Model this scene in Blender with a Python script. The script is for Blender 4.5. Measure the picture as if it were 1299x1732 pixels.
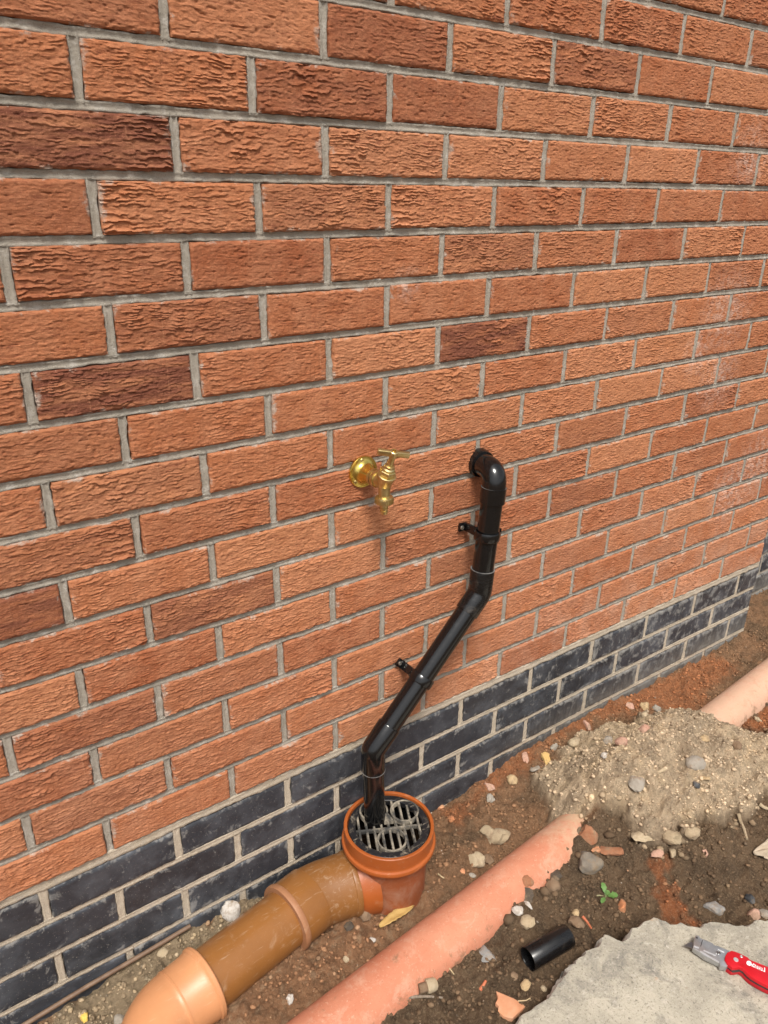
import bpy, bmesh, math, random
import numpy as np
from mathutils import Vector, Matrix

# ------------------------------------------------------------------ scene, camera, light
for o in list(bpy.data.objects): bpy.data.objects.remove(o)
S = bpy.context.scene
COL = S.collection
PI = math.pi

CAM = np.array([-0.635809, -1.024231, 1.335436])          # 1 m from the wall, 1.3 m above the ground
ROT = np.array([[0.812165, -0.583259, 0.014053],
                [-0.216405, -0.323529, -0.921139],
                [0.541809, 0.745076, -0.388979]])         # rows: right, down, forward
FPX, PW, PH = 1277.08, 1299.0, 1732.0
cd = bpy.data.cameras.new('camera'); cam = bpy.data.objects.new('camera', cd); COL.objects.link(cam)
cd.sensor_width = 36; cd.lens = 36 * FPX / PH; cd.clip_start = .02; cd.clip_end = 500
M = Matrix.Identity(4)
for i in range(3):
    M[i][0] = ROT[0][i]; M[i][1] = -ROT[1][i]; M[i][2] = -ROT[2][i]; M[i][3] = CAM[i]
cam.matrix_world = M
S.camera = cam
S.render.resolution_x, S.render.resolution_y = 768, 1024

SUN_TO = Vector((-0.27, -0.44, 0.86)).normalized()         # soft high light from the upper left, in front of the wall
W = bpy.data.worlds.new('World'); S.world = W; W.use_nodes = True
nt = W.node_tree
sky = nt.nodes.new('ShaderNodeTexSky'); sky.sky_type = 'NISHITA'; sky.sun_disc = False
sky.sun_elevation = math.asin(SUN_TO.z); sky.sun_rotation = math.atan2(SUN_TO.x, SUN_TO.y)
sky.dust_density = 4; sky.air_density = 1.0; sky.ozone_density = 1
hs = nt.nodes.new('ShaderNodeHueSaturation'); hs.inputs['Saturation'].default_value = .22   # grey overcast
nt.links.new(sky.outputs[0], hs.inputs['Color'])
bg = nt.nodes['Background']; bg.inputs[1].default_value = 0.065
nt.links.new(hs.outputs[0], bg.inputs[0])
sd = bpy.data.lights.new('sun', 'SUN'); sd.energy = 1.5; sd.angle = math.radians(15); sd.color = (1, .95, .87)
sun = bpy.data.objects.new('sun', sd); COL.objects.link(sun)
sun.rotation_euler = SUN_TO.to_track_quat('Z', 'Y').to_euler(); sun.location = (-2, -3, 5)
V = S.view_settings; V.view_transform = 'Standard'; V.look = 'None'; V.gamma = 1; V.use_curve_mapping = False
V.exposure = 1.30

# ------------------------------------------------------------------ helpers
def vnoise(x, y, seed=0):
    """value noise, -1..1, vectorised"""
    x = np.asarray(x, float); y = np.asarray(y, float)
    xi = np.floor(x).astype(np.int64); yi = np.floor(y).astype(np.int64)
    fx = x - xi; fy = y - yi
    fx = fx * fx * fx * (fx * (fx * 6 - 15) + 10); fy = fy * fy * fy * (fy * (fy * 6 - 15) + 10)
    def hsh(a, b):
        n = (a * 374761393 + b * 668265263 + seed * 974634777) & 0xFFFFFFFF
        n = ((n ^ (n >> 13)) * 1274126177) & 0xFFFFFFFF
        n = ((n ^ (n >> 16)) * 2246822519) & 0xFFFFFFFF
        return ((n ^ (n >> 15)) & 0xFFFF) / 32767.5 - 1.0
    a = hsh(xi, yi); b = hsh(xi + 1, yi); c = hsh(xi, yi + 1); d = hsh(xi + 1, yi + 1)
    return (a * (1 - fx) + b * fx) * (1 - fy) + (c * (1 - fx) + d * fx) * fy
def fbm(x, y, seed=0, o=4):
    s = 0; a = 1; f = 1
    for i in range(o):
        s = s + a * vnoise(x * f + 17.3 * i, y * f - 9.1 * i, seed + i); a *= .5; f *= 2.03
    return s
def sstep(a, b, x):
    t = np.clip((x - a) / (b - a), 0, 1); return t * t * (3 - 2 * t)

def ray(px, py):
    return ROT.T @ np.array([(px - 649.5) / FPX, (py - 866) / FPX, 1.0])
def atZ(px, py, z):
    d = ray(px, py); return CAM + d * (z - CAM[2]) / d[2]
def atY(px, py, y=0.0):
    d = ray(px, py); return CAM + d * (y - CAM[1]) / d[1]
def inview(p, m=12):
    c = ROT @ (np.asarray(p, float) - CAM)
    if c[2] < .05: return False
    x = c[0] / c[2] * FPX + 649.5; y = c[1] / c[2] * FPX + 866
    return -m < x < PW + m and -m < y < PH + m

def tagit(o, label=None, cat=None, group=None, kind=None):
    if label: o['label'] = label
    if cat: o['category'] = cat
    if group: o['group'] = group
    if kind: o['kind'] = kind
    return o
def empty(name, loc, label, cat, group=None):
    o = bpy.data.objects.new(name, None); COL.objects.link(o); o.location = loc; o.empty_display_size = .02
    return tagit(o, label, cat, group)
def link(name, me, mat=None, parent=None, loc=None):
    if mat is not None and not me.materials: me.materials.append(mat)
    o = bpy.data.objects.new(name, me); COL.objects.link(o)
    if parent is not None:
        o.parent = parent
        o.matrix_parent_inverse = Matrix.Translation(-Vector(parent.location)) if parent.parent is None else Matrix.Translation(-Vector(parent.location)) 
    if loc is not None: o.location = loc
    return o
def mesh(name, vs, fs, smooth=40):
    me = bpy.data.meshes.new(name); me.from_pydata([tuple(v) for v in vs], [], [tuple(f) for f in fs]); me.update()
    if smooth is not None:
        me.shade_smooth()
        if smooth < 180: me.set_sharp_from_angle(angle=math.radians(smooth))
    return me
def part(name, geo, mat, parent=None, smooth=40):
    return link(name, mesh(name, geo[0], geo[1], smooth), mat, parent)
def join(*gs):
    V_, F_ = [], []
    for v, f in gs:
        n = len(V_); V_ += list(v); F_ += [tuple(i + n for i in q) for q in f]
    return V_, F_
def frame(d):
    d = Vector(d).normalized(); a = Vector((0, 0, 1)) if abs(d.z) < .95 else Vector((1, 0, 0))
    u = a.cross(d).normalized(); return u, d.cross(u)
def sweep(pts, rad, n=32, cap=(True, True), closed=False):
    """tube through pts with a radius at each; a point may be repeated to step the radius"""
    P = [Vector(p) for p in pts]; N = len(P)
    if not hasattr(rad, '__len__'): rad = [rad] * N
    T = []
    for i in range(N):
        a = i; b = i
        while a > 0 and (P[a] - P[i]).length < 1e-7: a -= 1
        while b < N - 1 and (P[b] - P[i]).length < 1e-7: b += 1
        ta = (P[i] - P[a]); tb = (P[b] - P[i])
        t = (ta.normalized() if ta.length > 1e-9 else Vector()) + (tb.normalized() if tb.length > 1e-9 else Vector())
        T.append(t.normalized())
    u, _ = frame(T[0]); vs = []; fs = []
    for i in range(N):
        if i: 
            q = T[i - 1].rotation_difference(T[i]); u = q @ u
        u = (u - T[i] * u.dot(T[i])).normalized(); w = T[i].cross(u)
        for k in range(n):
            a = 2 * PI * k / n; vs.append(P[i] + (u * math.cos(a) + w * math.sin(a)) * rad[i])
    for i in range(N - 1):
        for k in range(n):
            fs.append((i * n + k, i * n + (k + 1) % n, (i + 1) * n + (k + 1) % n, (i + 1) * n + k))
    if cap[0]: fs.append(tuple(reversed(range(n))))
    if cap[1]: fs.append(tuple(range((N - 1) * n, N * n)))
    return vs, fs
def lathe(org, d, prof, n=40, cap=(True, True)):
    """prof: list of (distance along d, radius)"""
    d = Vector(d).normalized(); u, w = frame(d); vs = []; fs = []; N = len(prof)
    for t, r in prof:
        c = Vector(org) + d * t
        for k in range(n):
            a = 2 * PI * k / n; vs.append(c + (u * math.cos(a) + w * math.sin(a)) * r)
    for i in range(N - 1):
        for k in range(n):
            fs.append((i * n + k, i * n + (k + 1) % n, (i + 1) * n + (k + 1) % n, (i + 1) * n + k))
    if cap[0]: fs.append(tuple(reversed(range(n))))
    if cap[1]: fs.append(tuple(range((N - 1) * n, N * n)))
    return vs, fs
def arc(p0, corner, p1, n=8):
    """rounded corner from p0 to p1 (quadratic through the corner)"""
    p0, c, p1 = Vector(p0), Vector(corner), Vector(p1)
    return [p0 * (1 - t) ** 2 + c * 2 * t * (1 - t) + p1 * t * t for t in [i / n for i in range(n + 1)]]
def obox(c, ax, size, bev=0.0):
    """box with centre, three axes, sizes, chamfered long edges"""
    c = Vector(c); X, Y, Z = [Vector(a).normalized() for a in ax]; sx, sy, sz = [s / 2 for s in size]
    bm = bmesh.new(); bmesh.ops.create_cube(bm, size=2)
    for v in bm.verts: v.co = c + X * (v.co.x * sx) + Y * (v.co.y * sy) + Z * (v.co.z * sz)
    if bev: bmesh.ops.bevel(bm, geom=bm.edges[:], offset=bev, segments=2, affect='EDGES', profile=.5)
    bm.verts.index_update(); r = ([v.co.copy() for v in bm.verts], [tuple(v.index for v in f.verts) for f in bm.faces]); bm.free(); return r
def extrude_poly(poly, z0, z1, bev=0.0):
    """poly: world xy points (ccw); solid between z0 and z1 with a chamfer on top"""
    bm = bmesh.new(); vs = [bm.verts.new((p[0], p[1], z0)) for p in poly]; f = bm.faces.new(vs)
    r = bmesh.ops.extrude_face_region(bm, geom=[f]); up = [v for v in r['geom'] if isinstance(v, bmesh.types.BMVert)]
    for v in up: v.co.z = z1
    bmesh.ops.recalc_face_normals(bm, faces=bm.faces[:])
    if bev:
        es = [e for e in bm.edges if all(abs(v.co.z - z1) < 1e-6 for v in e.verts)]
        bmesh.ops.bevel(bm, geom=es, offset=bev, segments=2, affect='EDGES', profile=.5)
    bm.verts.index_update(); o = ([v.co.copy() for v in bm.verts], [tuple(v.index for v in f.verts) for f in bm.faces]); bm.free(); return o

# ------------------------------------------------------------------ materials
class NM:
    def __init__(s, name):
        s.m = bpy.data.materials.new(name); s.m.use_nodes = True; s.t = s.m.node_tree; s.b = s.t.nodes['Principled BSDF']
    def n(s, ty, **k):
        q = s.t.nodes.new('ShaderNode' + ty)
        for a, b in k.items(): setattr(q, a, b)
        return q
    def l(s, a, b): s.t.links.new(a, b)
    def noise(s, vec, scale, detail=4, rough=.6, dist=0.0):
        q = s.n('TexNoise'); q.inputs['Scale'].default_value = scale; q.inputs['Detail'].default_value = detail
        q.inputs['Roughness'].default_value = rough; q.inputs['Distortion'].default_value = dist
        if vec is not None: s.l(vec, q.inputs['Vector'])
        return q.outputs[0]
    def ramp(s, f, stops):
        q = s.n('ValToRGB'); e = q.color_ramp.elements
        while len(e) < len(stops): e.new(.5)
        for i, (p, c) in enumerate(stops):
            e[i].position = p; e[i].color = tuple(c) + (1,) if hasattr(c, '__len__') else (c, c, c, 1)
        s.l(f, q.inputs[0]); return q.outputs[0]
    def mix(s, f, a, b, mode='MIX'):
        q = s.n('Mix', data_type='RGBA', blend_type=mode)
        for v, j in ((f, 0), (a, 6), (b, 7)):
            i = q.inputs[j]
            if hasattr(v, 'links'): s.l(v, i)
            elif hasattr(v, '__len__'): i.default_value = tuple(v) + (1,) if len(v) == 3 else v
            else: i.default_value = v if j == 0 else (v, v, v, 1)
        return q.outputs[2]
    def math(s, op, a, b=None, clamp=False):
        q = s.n('Math', operation=op, use_clamp=clamp)
        for v, i in ((a, q.inputs[0]), (b, q.inputs[1])):
            if v is None: continue
            if hasattr(v, 'links'): s.l(v, i)
            else: i.default_value = v
        return q.outputs[0]
    def bump(s, h, st=.3, d=.001, prev=None):
        q = s.n('Bump'); q.inputs['Strength'].default_value = st; q.inputs['Distance'].default_value = d; s.l(h, q.inputs['Height'])
        if prev is not None: s.l(prev, q.inputs['Normal'])
        return q.outputs[0]
    def out(s, col=None, rough=None, nrm=None, metal=0.0, spec=None, coat=None):
        for v, k in ((col, 'Base Color'), (rough, 'Roughness'), (nrm, 'Normal')):
            if v is None: continue
            i = s.b.inputs[k]
            if hasattr(v, 'links'): s.l(v, i)
            elif hasattr(v, '__len__'): i.default_value = tuple(v) + (1,)
            else: i.default_value = v
        s.b.inputs['Metallic'].default_value = metal
        if spec is not None: s.b.inputs['Specular IOR Level'].default_value = spec
        if coat is not None: s.b.inputs['Coat Weight'].default_value = coat; s.b.inputs['Coat Roughness'].default_value = .08
        return s.m
def wpos(m): return m.n('NewGeometry').outputs['Position']
def opos(m): return m.n('TexCoord').outputs['Object']
def scaled(m, vec, s3):
    q = m.n('Mapping'); q.inputs['Scale'].default_value = s3; m.l(vec, q.inputs['Vector']); return q.outputs[0]
def xyz(m, vec):
    q = m.n('SeparateXYZ'); m.l(vec, q.inputs[0]); return q.outputs

def mat_generic(name, c1, c2, scale, rough=.8, bump=.3, bd=.001, dust=None, spec=None, metal=0.0, wear=None, lo=.35, hi=.65):
    m = NM(name); p = wpos(m)
    a = m.noise(p, scale, 6, .62)
    col = m.mix(m.ramp(a, [(lo, 0.0), (hi, 1.0)]), c1, c2)
    if dust:
        dcol, amt, dsc = dust
        d = m.ramp(m.noise(p, dsc, 8, .7, .4), [(.62 - amt * .3, 0.0), (.78 - amt * .2, 1.0)])
        col = m.mix(d, col, dcol)
        r = m.mix(d, rough, min(1, rough + .35))
    else: r = rough
    nb = m.bump(m.noise(p, scale * 6, 5, .7), bump, bd)
    return m.out(col, r, nb, metal, spec)

def mat_brick():
    m = NM('red_brick_clay'); p = wpos(m); o = opos(m); oi = m.n('ObjectInfo'); rnd = oi.outputs['Random']
    att = m.n('Attribute', attribute_type='OBJECT', attribute_name='burn').outputs['Fac']
    base = m.ramp(rnd, [(0.0, (.32, .098, .040)), (.2, (.43, .155, .065)), (.4, (.36, .118, .048)), (.6, (.47, .190, .086)), (.8, (.41, .145, .062)), (1.0, (.50, .210, .100))])
    n1 = m.noise(p, 22, 5, .6)
    c = m.mix(m.ramp(n1, [(.35, 0.0), (.7, .55)]), base, (.52, .235, .125))
    # streaks along the wire drag: fired colour plus painted crease shade and pale highlights
    n2 = m.noise(scaled(m, p, (38, 38, 250)), 1, 7, .72, .8)
    c = m.mix(m.ramp(n2, [(.36, .80), (.47, .0)]), c, (.19, .052, .024))
    c = m.mix(m.ramp(n2, [(.56, 0.0), (.68, .45)]), c, (.60, .27, .14))
    # burnt purple-brown flashes
    n3 = m.noise(scaled(m, p, (9, 9, 60)), 1, 5, .65)
    bm_ = m.math('MULTIPLY', m.ramp(n3, [(.30, 0.0), (.56, 1.0)]), att, True)
    c = m.mix(bm_, c, (.180, .060, .034))
    c = m.mix(m.ramp(m.noise(scaled(m, p, (330, 330, 9)), 1, 3, .6), [(.62, 0.0), (.72, .28)]), c, (.55, .26, .14))
    # sand grains
    n4 = m.noise(p, 900, 3, .7)
    c = m.mix(m.ramp(n4, [(.58, 0.0), (.70, .55)]), c, (.60, .30, .17))
    c = m.mix(m.ramp(m.noise(p, 700, 3, .7), [(.30, .6), (.40, 0.0)]), c, (.16, .05, .028))
    # pale dried cement and lime bloom: splash zone low on the right, a few patches
    x, y, z = xyz(m, p)
    low = m.math('MULTIPLY', m.ramp(z, [(.25, 1.0), (.75, 0.0)]), m.ramp(x, [(.0, .25), (.9, 1.0)]))
    dz = m.math('MULTIPLY', m.ramp(m.noise(p, 9, 6, .7), [(.40, 0.0), (.72, 1.0)]), low)
    c = m.mix(m.math('MULTIPLY', dz, .62), c, (.56, .36, .26))
    def spot(px, py, r):
        w = atY(px, py); q = m.n('VectorMath', operation='DISTANCE'); m.l(p, q.inputs[0]); q.inputs[1].default_value = tuple(w)
        return m.ramp(m.math('DIVIDE', q.outputs['Value'], r), [(.15, 1.0), (1.0, 0.0)])
    sp = None
    for a in ((1280, 785, .13), (1215, 640, .10), (1270, 270, .09), (1230, 525, .12), (1235, 830, .12), (1180, 600, .07), (917, 468, .012), (690, 480, .035)):
        s_ = spot(*a); sp = s_ if sp is None else m.math('MAXIMUM', sp, s_)
    sp = m.math('MULTIPLY', sp, m.ramp(m.noise(p, 60, 7, .75), [(.44, 0.0), (.66, 1.0)]))
    c = m.mix(m.math('MULTIPLY', sp, .55), c, (.68, .57, .50))
    ox, oy, oz_ = xyz(m, o)
    em = m.math('MAXIMUM', m.ramp(m.math('ABSOLUTE', ox), [(.088, 0.0), (.1055, 1.0)]), m.ramp(m.math('ABSOLUTE', oz_), [(.022, 0.0), (.0314, 1.0)]))
    sm = m.ramp(m.math('ADD', m.noise(p, 26, 8, .75, .3), m.math('MULTIPLY', em, .16)), [(.68, 0.0), (.76, .75)])
    c = m.mix(m.math('MULTIPLY', sm, m.math('ADD', em, .15, True)), c, (.43, .37, .31))
    h = m.math('ADD', m.noise(p, 420, 6, .75), m.math('MULTIPLY', n2, .8))
    nb = m.bump(h, .85, .0020)
    return m.out(c, .9, nb, spec=.25)

def mat_blue():
    m = NM('blue_engineering_brick'); p = wpos(m); o = opos(m); rnd = m.n('ObjectInfo').outputs['Random']
    c = m.ramp(rnd, [(0, (.020, .022, .027)), (.5, (.030, .033, .041)), (1, (.026, .023, .025))])
    c = m.mix(m.ramp(m.noise(p, 14, 4, .6), [(.4, 0.0), (.7, .6)]), c, (.045, .048, .055))
    x, y, z = xyz(m, o)
    ex = m.ramp(m.math('ABSOLUTE', x), [(.080, 0.0), (.107, 1.0)]); ez = m.ramp(m.math('ABSOLUTE', z), [(.018, 0.0), (.0325, 1.0)])
    e = m.math('MAXIMUM', ex, ez)
    n = m.noise(p, 38, 8, .72, .5)
    f = m.math('ADD', n, m.math('MULTIPLY', e, m.ramp(m.noise(p, 9, 3, .5), [(.35, .03), (.65, .19)])))
    wx, wy, wz = xyz(m, p)
    f = m.math('ADD', f, m.ramp(wx, [(.35, 0.0), (1.0, .085)]))
    st = m.noise(scaled(m, p, (120, 120, 22)), 1, 4, .6)
    f = m.math('ADD', f, m.math('MULTIPLY', m.math('SUBTRACT', st, .5), .22))
    k = m.ramp(f, [(.60, 0.0), (.68, .75), (.80, 1.0)])
    c = m.mix(m.math('MULTIPLY', k, .62), c, (.33, .31, .28))
    # thin lime haze
    c = m.mix(m.math('MULTIPLY', m.ramp(m.noise(p, 8, 6, .7), [(.45, 0.0), (.75, 1.0)]), .42), c, (.20, .215, .24))
    # low course on the right is grey with dried splashes
    lw = m.math('MULTIPLY', m.ramp(wz, [(.06, 1.0), (.13, 0.0)]), m.ramp(wx, [(.40, 0.0), (.75, 1.0)]))
    c = m.mix(m.math('MULTIPLY', lw, m.ramp(st, [(.35, .3), (.6, .85)])), c, (.17, .16, .14))
    c = m.mix(m.ramp(m.noise(p, 420, 2, .6), [(.68, 0.0), (.74, .8)]), c, (.42, .40, .36))
    nb = m.bump(m.noise(p, 160, 6, .7), .25, .0012)
    return m.out(c, m.mix(k, .48, .9), nb, spec=.4)

def mat_mortar(name, c1, c2, c3):
    m = NM(name); p = wpos(m)
    c = m.mix(m.ramp(m.noise(p, 18, 6, .65), [(.35, 0.0), (.65, 1.0)]), c1, c2)
    c = m.mix(m.ramp(m.noise(p, 55, 6, .7), [(.54, 0.0), (.68, .8)]), c, c3)
    c = m.mix(m.ramp(m.noise(p, 800, 2, .6), [(.34, .5), (.42, 0.0)]), c, (.12, .10, .08))
    nb = m.bump(m.noise(p, 260, 7, .78), .9, .0022)
    return m.out(c, .95, nb, spec=.2)

def mat_ground():
    m = NM('dug_soil'); p = wpos(m)
    col = m.n('Attribute', attribute_name='Col').outputs['Color']
    n1 = m.noise(p, 45, 8, .72); n2 = m.noise(p, 260, 6, .75); n3 = m.noise(p, 700, 3, .7)
    c = m.mix(m.ramp(n1, [(.34, .9), (.56, 0.0)]), col, m.mix(.6, col, (.03, .02, .013)))
    c = m.mix(m.ramp(n2, [(.50, 0.0), (.66, .7)]), c, m.mix(.45, col, (.52, .38, .24)))
    c = m.mix(m.ramp(n3, [(.66, 0.0), (.72, .8)]), c, (.50, .41, .31))
    c = m.mix(m.ramp(m.noise(p, 500, 3, .7), [(.28, .7), (.36, 0.0)]), c, (.045, .03, .02))
    b1 = m.bump(m.noise(p, 150, 8, .8), 1.0, .010); b2 = m.bump(n3, .9, .003, b1)
    return m.out(c, .97, b2, spec=.2)

M_BRICK = mat_brick(); M_BLUE = mat_blue()
M_MORT = mat_mortar('grey_mortar', (.31, .275, .225), (.40, .355, .295), (.52, .485, .43))
M_MORT2 = mat_mortar('sandy_mortar', (.45, .38, .285), (.54, .46, .36), (.42, .37, .31))
M_GROUND = mat_ground()
M_CORE = mat_generic('block_core', (.2, .19, .17), (.26, .24, .22), 20)

# ------------------------------------------------------------------ the brick wall
ZO = 1.54
KX = [-0.0025, 0.00163, 0.00281, 0.00466, -0.02639, -0.00281, 0.00933, -0.00834, 0.00974, 0.00562]
KZ = [0.0001, 0.00551, -0.001, 0.00303, -0.00222, 0.00364, -0.00196, -0.00554, -0.01859, 0.00049]
def grid_pt(u, c):
    """centre of the joint at half-brick u of course c: the courses wander by a few millimetres"""
    uu = min(max(u, -6), 14) / 10; cc = min(max(c, -3), 20) / 20
    f = [1, uu, cc, uu * uu, uu * cc, cc * cc, uu ** 3, uu * uu * cc, uu * cc * cc, cc ** 3]
    dx = sum(a * b for a, b in zip(KX, f)); dz = sum(a * b for a, b in zip(KZ, f))
    if c > 16.4: dz -= .0095
    return u * .1125 + dx, ZO - .075 * c + dz

def brick_geo(L, Hh, seed, amp, nx, nz, smooth=False, depth=.06):
    rs = random.Random(seed)
    x = np.linspace(-L / 2, L / 2, nx); z = np.linspace(-Hh / 2, Hh / 2, nz); X, Z = np.meshgrid(x, z)
    so = seed * 7.7
    if smooth:
        h = .0005 * fbm(X / .02 + so, Z / .02, seed, 4)
    else:
        per = .0045 * rs.uniform(.80, 1.25)
        ph = Z / per + .95 * vnoise(X / .050 + so, Z / .030, seed) + .50 * vnoise(X / .016 + so, Z / .008, seed + 3) + .22 * vnoise(X / .005, Z / .004 + so, seed + 5)
        fr = ph - np.floor(ph)
        lip = np.where(fr < .12, fr / .12, (1 - (fr - .12) / .88) ** 1.3)
        row = np.floor(ph)
        brk = sstep(-.45, .35, vnoise(X / .012 + row * 5.3, row * 3.1 + so, seed + 7)) * (.7 + .3 * vnoise(X / .03, row * 1.7 + so, seed + 8))
        q = vnoise(X / .05 + so, 0 * X + .5, seed + 9); col = .5 + .5 * np.sign(q) * np.minimum(1, np.abs(q) * 6)
        grad = .65 + .35 * rs.choice((-1, 1)) * np.tanh(X / L * 5)
        patch = sstep(-.45, .35, vnoise(X / .04 + so, Z / .03, seed + 11))
        a = amp * (.18 + .82 * grad * (.45 + .55 * col) * (.5 + .5 * patch))
        h = a * lip * brk + .00030 * vnoise(X / .0022, Z / .03 + so, seed + 12) + .00045 * fbm(X / .0045 + so, Z / .0026, seed + 13, 2) + .0006 * vnoise(X / .03, Z / .02 + so, seed + 15)
        pit = sstep(.66, .85, vnoise(X / .008 + so, Z / .004, seed + 21)); h = h - .0012 * pit
    ed = np.minimum(L / 2 - np.abs(X), Hh / 2 - np.abs(Z))
    ed = ed + .0010 * vnoise(X / .007 + so, Z / .007, seed + 17)
    h = h - (.0026 if not smooth else .0020) * (1 - sstep(-.0005, .0035, ed))
    bx = (np.abs(X) > L / 2 - 1e-6); bz = (np.abs(Z) > Hh / 2 - 1e-6)
    Xo = X + bx * .0009 * vnoise(Z / .006, X * 50 + so, seed + 19); Zo_ = Z + bz * .0009 * vnoise(X / .008 + so, Z * 50, seed + 20)
    vs = np.stack([Xo, -h, Zo_], -1).reshape(-1, 3).tolist(); fs = []
    for j in range(nz - 1):
        for i in range(nx - 1): fs.append((j * nx + i, j * nx + i + 1, (j + 1) * nx + i + 1, (j + 1) * nx + i))
    loop = [i for i in range(nx)] + [j * nx + nx - 1 for j in range(1, nz)] + [(nz - 1) * nx + i for i in range(nx - 2, -1, -1)] + [j * nx for j in range(nz - 2, 0, -1)]
    n0 = len(vs)
    for k in loop: vs.append([vs[k][0], depth, vs[k][2]])
    m = len(loop)
    for k in range(m): fs.append((loop[k], n0 + k, n0 + (k + 1) % m, loop[(k + 1) % m]))
    fs.append(tuple(range(n0, n0 + m)))
    return vs, fs
BURNT = {(2, -4): 1.0, (6, -4): 1.0, (6, 2): 1.0, (10, -6): .9, (9, -5): .45, (1, -1): .5, (3, -1): .4, (5, -3): .5, (11, -3): .7, (13, -5): .5, (15, -5): .5, (0, 4): .6, (4, 2): .5, (4, -4): .35, (0, 0): .35, (1, 1): .35, (11, 5): .5, (10, 4): .3, (12, 2): .35, (7, -5): .3}
DEEP = {(2, -4), (6, -4), (6, 2), (5, -3), (1, -1), (1, -3), (4, -4), (9, -5), (11, -3), (13, -5), (15, -5), (8, -4), (4, 2), (0, 2)}
rnd = random.Random(5)
RED = []
for i in range(16):
    amp = [.0056, .0032, .0024, .0010, .0044, .0015, .0028, .0048][i % 8]
    me = mesh('red_brick', *brick_geo(.2115, .0628, 10 + i, amp, 146, 72), 60); me.materials.append(M_BRICK); RED.append(me)
REDH = [mesh('red_brick_header', *brick_geo(.0990, .0628, 60 + i, .003, 70, 72), 60) for i in range(2)]
for me in REDH: me.materials.append(M_BRICK)
BLUE = [mesh('blue_brick', *brick_geo(.2100, .0618, 80 + i, 0, 50, 18, True), 60) for i in range(4)]
BLUEH = [mesh('blue_brick_header', *brick_geo(.0975, .0618, 90 + i, 0, 26, 18, True), 60) for i in range(2)]
for me in BLUE + BLUEH: me.materials.append(M_BLUE)

wall = empty('brick_wall', (0, 0, 0), 'red rustic brick house wall with dark blue brick courses at its foot', 'wall')
CTOP, CBOT, UL, UR = -20, 22, -16, 14
far_v, far_f = {'r': [], 'b': []}, {'r': [], 'b': []}
for c in range(CTOP, CBOT + 1):
    u = UL + ((UL + c) % 2)
    if u > UL: u -= 2
    while u < UR:
        ua, ub = u, min(u + 2, UR)
        xa, za = grid_pt(ua, c); xb, zb = grid_pt(ub, c)
        if ub == UR: xb = UR * .1125
        L = xb - xa - (.0140 if c < 17 else .0155)
        cx, cz = (xa + xb) / 2, (za + zb) / 2 + rnd.uniform(-.0008, .0008)
        cy = rnd.uniform(-.0012, .0012)
        head = (ub - ua) == 1
        pts = [(cx + sx * L / 2, 0, cz + sz * .033) for sx in (-1, 1) for sz in (-1, 1)] + [(cx, 0, cz)]
        vis = any(inview(p) for p in pts)
        blue = c >= 17
        if vis:
            pool = (BLUEH if head else BLUE) if blue else (REDH if head else RED)
            me = pool[rnd.choice((0, 4, 7, 8, 12, 15)) if (c, ua) in DEEP else rnd.randrange(len(pool))]
            o = link('blue_brick' if blue else 'brick', me, None, wall)
            o.location = (cx, cy, cz); mir = rnd.choice((1, -1))
            o.scale = (mir * L / ((.0975 if head else .2100) if blue else (.0990 if head else .2115)), 1, 1 + rnd.uniform(-.006, .006))
            o.rotation_euler = (rnd.uniform(-.006, .006), -math.atan2(zb - za, xb - xa), rnd.uniform(-.004, .004))
            if not blue: o['burn'] = BURNT.get((c, ua), rnd.choice((0, 0, 0, 0, 0, 0, 0, .1, .2, .3)))
        else:
            k = 'b' if blue else 'r'; n = len(far_v[k])
            for yy in (cy, .06):
                for sx, sz in ((-1, -1), (1, -1), (1, 1), (-1, 1)): far_v[k].append((cx + sx * L / 2, yy, cz + sz * .0314))
            far_f[k] += [tuple(n + q for q in f) for f in ((0, 1, 2, 3), (4, 7, 6, 5), (0, 4, 5, 1), (1, 5, 6, 2), (2, 6, 7, 3), (3, 7, 4, 0))]
        u += 2
for k, mt in (('r', M_BRICK), ('b', M_BLUE)):
    if far_v[k]: tagit(link('brick_rows_beyond', mesh('brick_rows_beyond', far_v[k], far_f[k], None), mt, wall), kind='stuff')

def mortar_strip(p0s, nrm, w, seed, deep=.0048, edge=.0008, n=7):
    """concave joint: p0s polyline (x,z), nrm = across direction (x,z)"""
    vs, fs = [], []
    P = np.array(p0s); m = len(P)
    for i in range(m):
        ww = w * (1 + .20 * vnoise(P[i, 0] / .02 + seed, P[i, 1] / .02, seed) + .20 * vnoise(P[i, 0] / .006 + seed, P[i, 1] / .005, seed + 2))
        off = .0006 * vnoise(P[i, 0] / .03, P[i, 1] / .03 + seed, seed + 1)
        for k in range(n):
            s = k / (n - 1) * 2 - 1
            y = edge + (deep - edge) * (1 - s * s) + .0009 * vnoise(P[i, 0] / .007 + k, P[i, 1] / .007, seed + 4)
            if k in (0, n - 1): y = .012
            vs.append((P[i, 0] + nrm[0] * (s * ww + off), y, P[i, 1] + nrm[1] * (s * ww + off)))
    for i in range(m - 1):
        for k in range(n - 1):
            fs.append((i * n + k, (i + 1) * n + k, (i + 1) * n + k + 1, i * n + k + 1))
    return vs, fs
mg = {0: [], 1: []}
for c in range(CTOP - 1, CBOT + 1):
    step = .12 if c < -7 else .009 / .1125
    us = np.arange(UL, UR + .01, step) if c >= -7 else np.arange(UL, UR + .1, 1)
    pl = []
    for u in us:
        a = grid_pt(u, c); b = grid_pt(u, c + 1); pl.append((min(a[0], UR * .1125 - .004), (a[1] + b[1]) / 2))
    gap = (.0076 if c < 16 else .0086) if c != 16 else .0126
    key = 1 if c >= 16 else 0
    mg[key].append(mortar_strip(pl, (0, 1), gap, c + 50, deep=.0052 if key == 0 else .0036))
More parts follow.
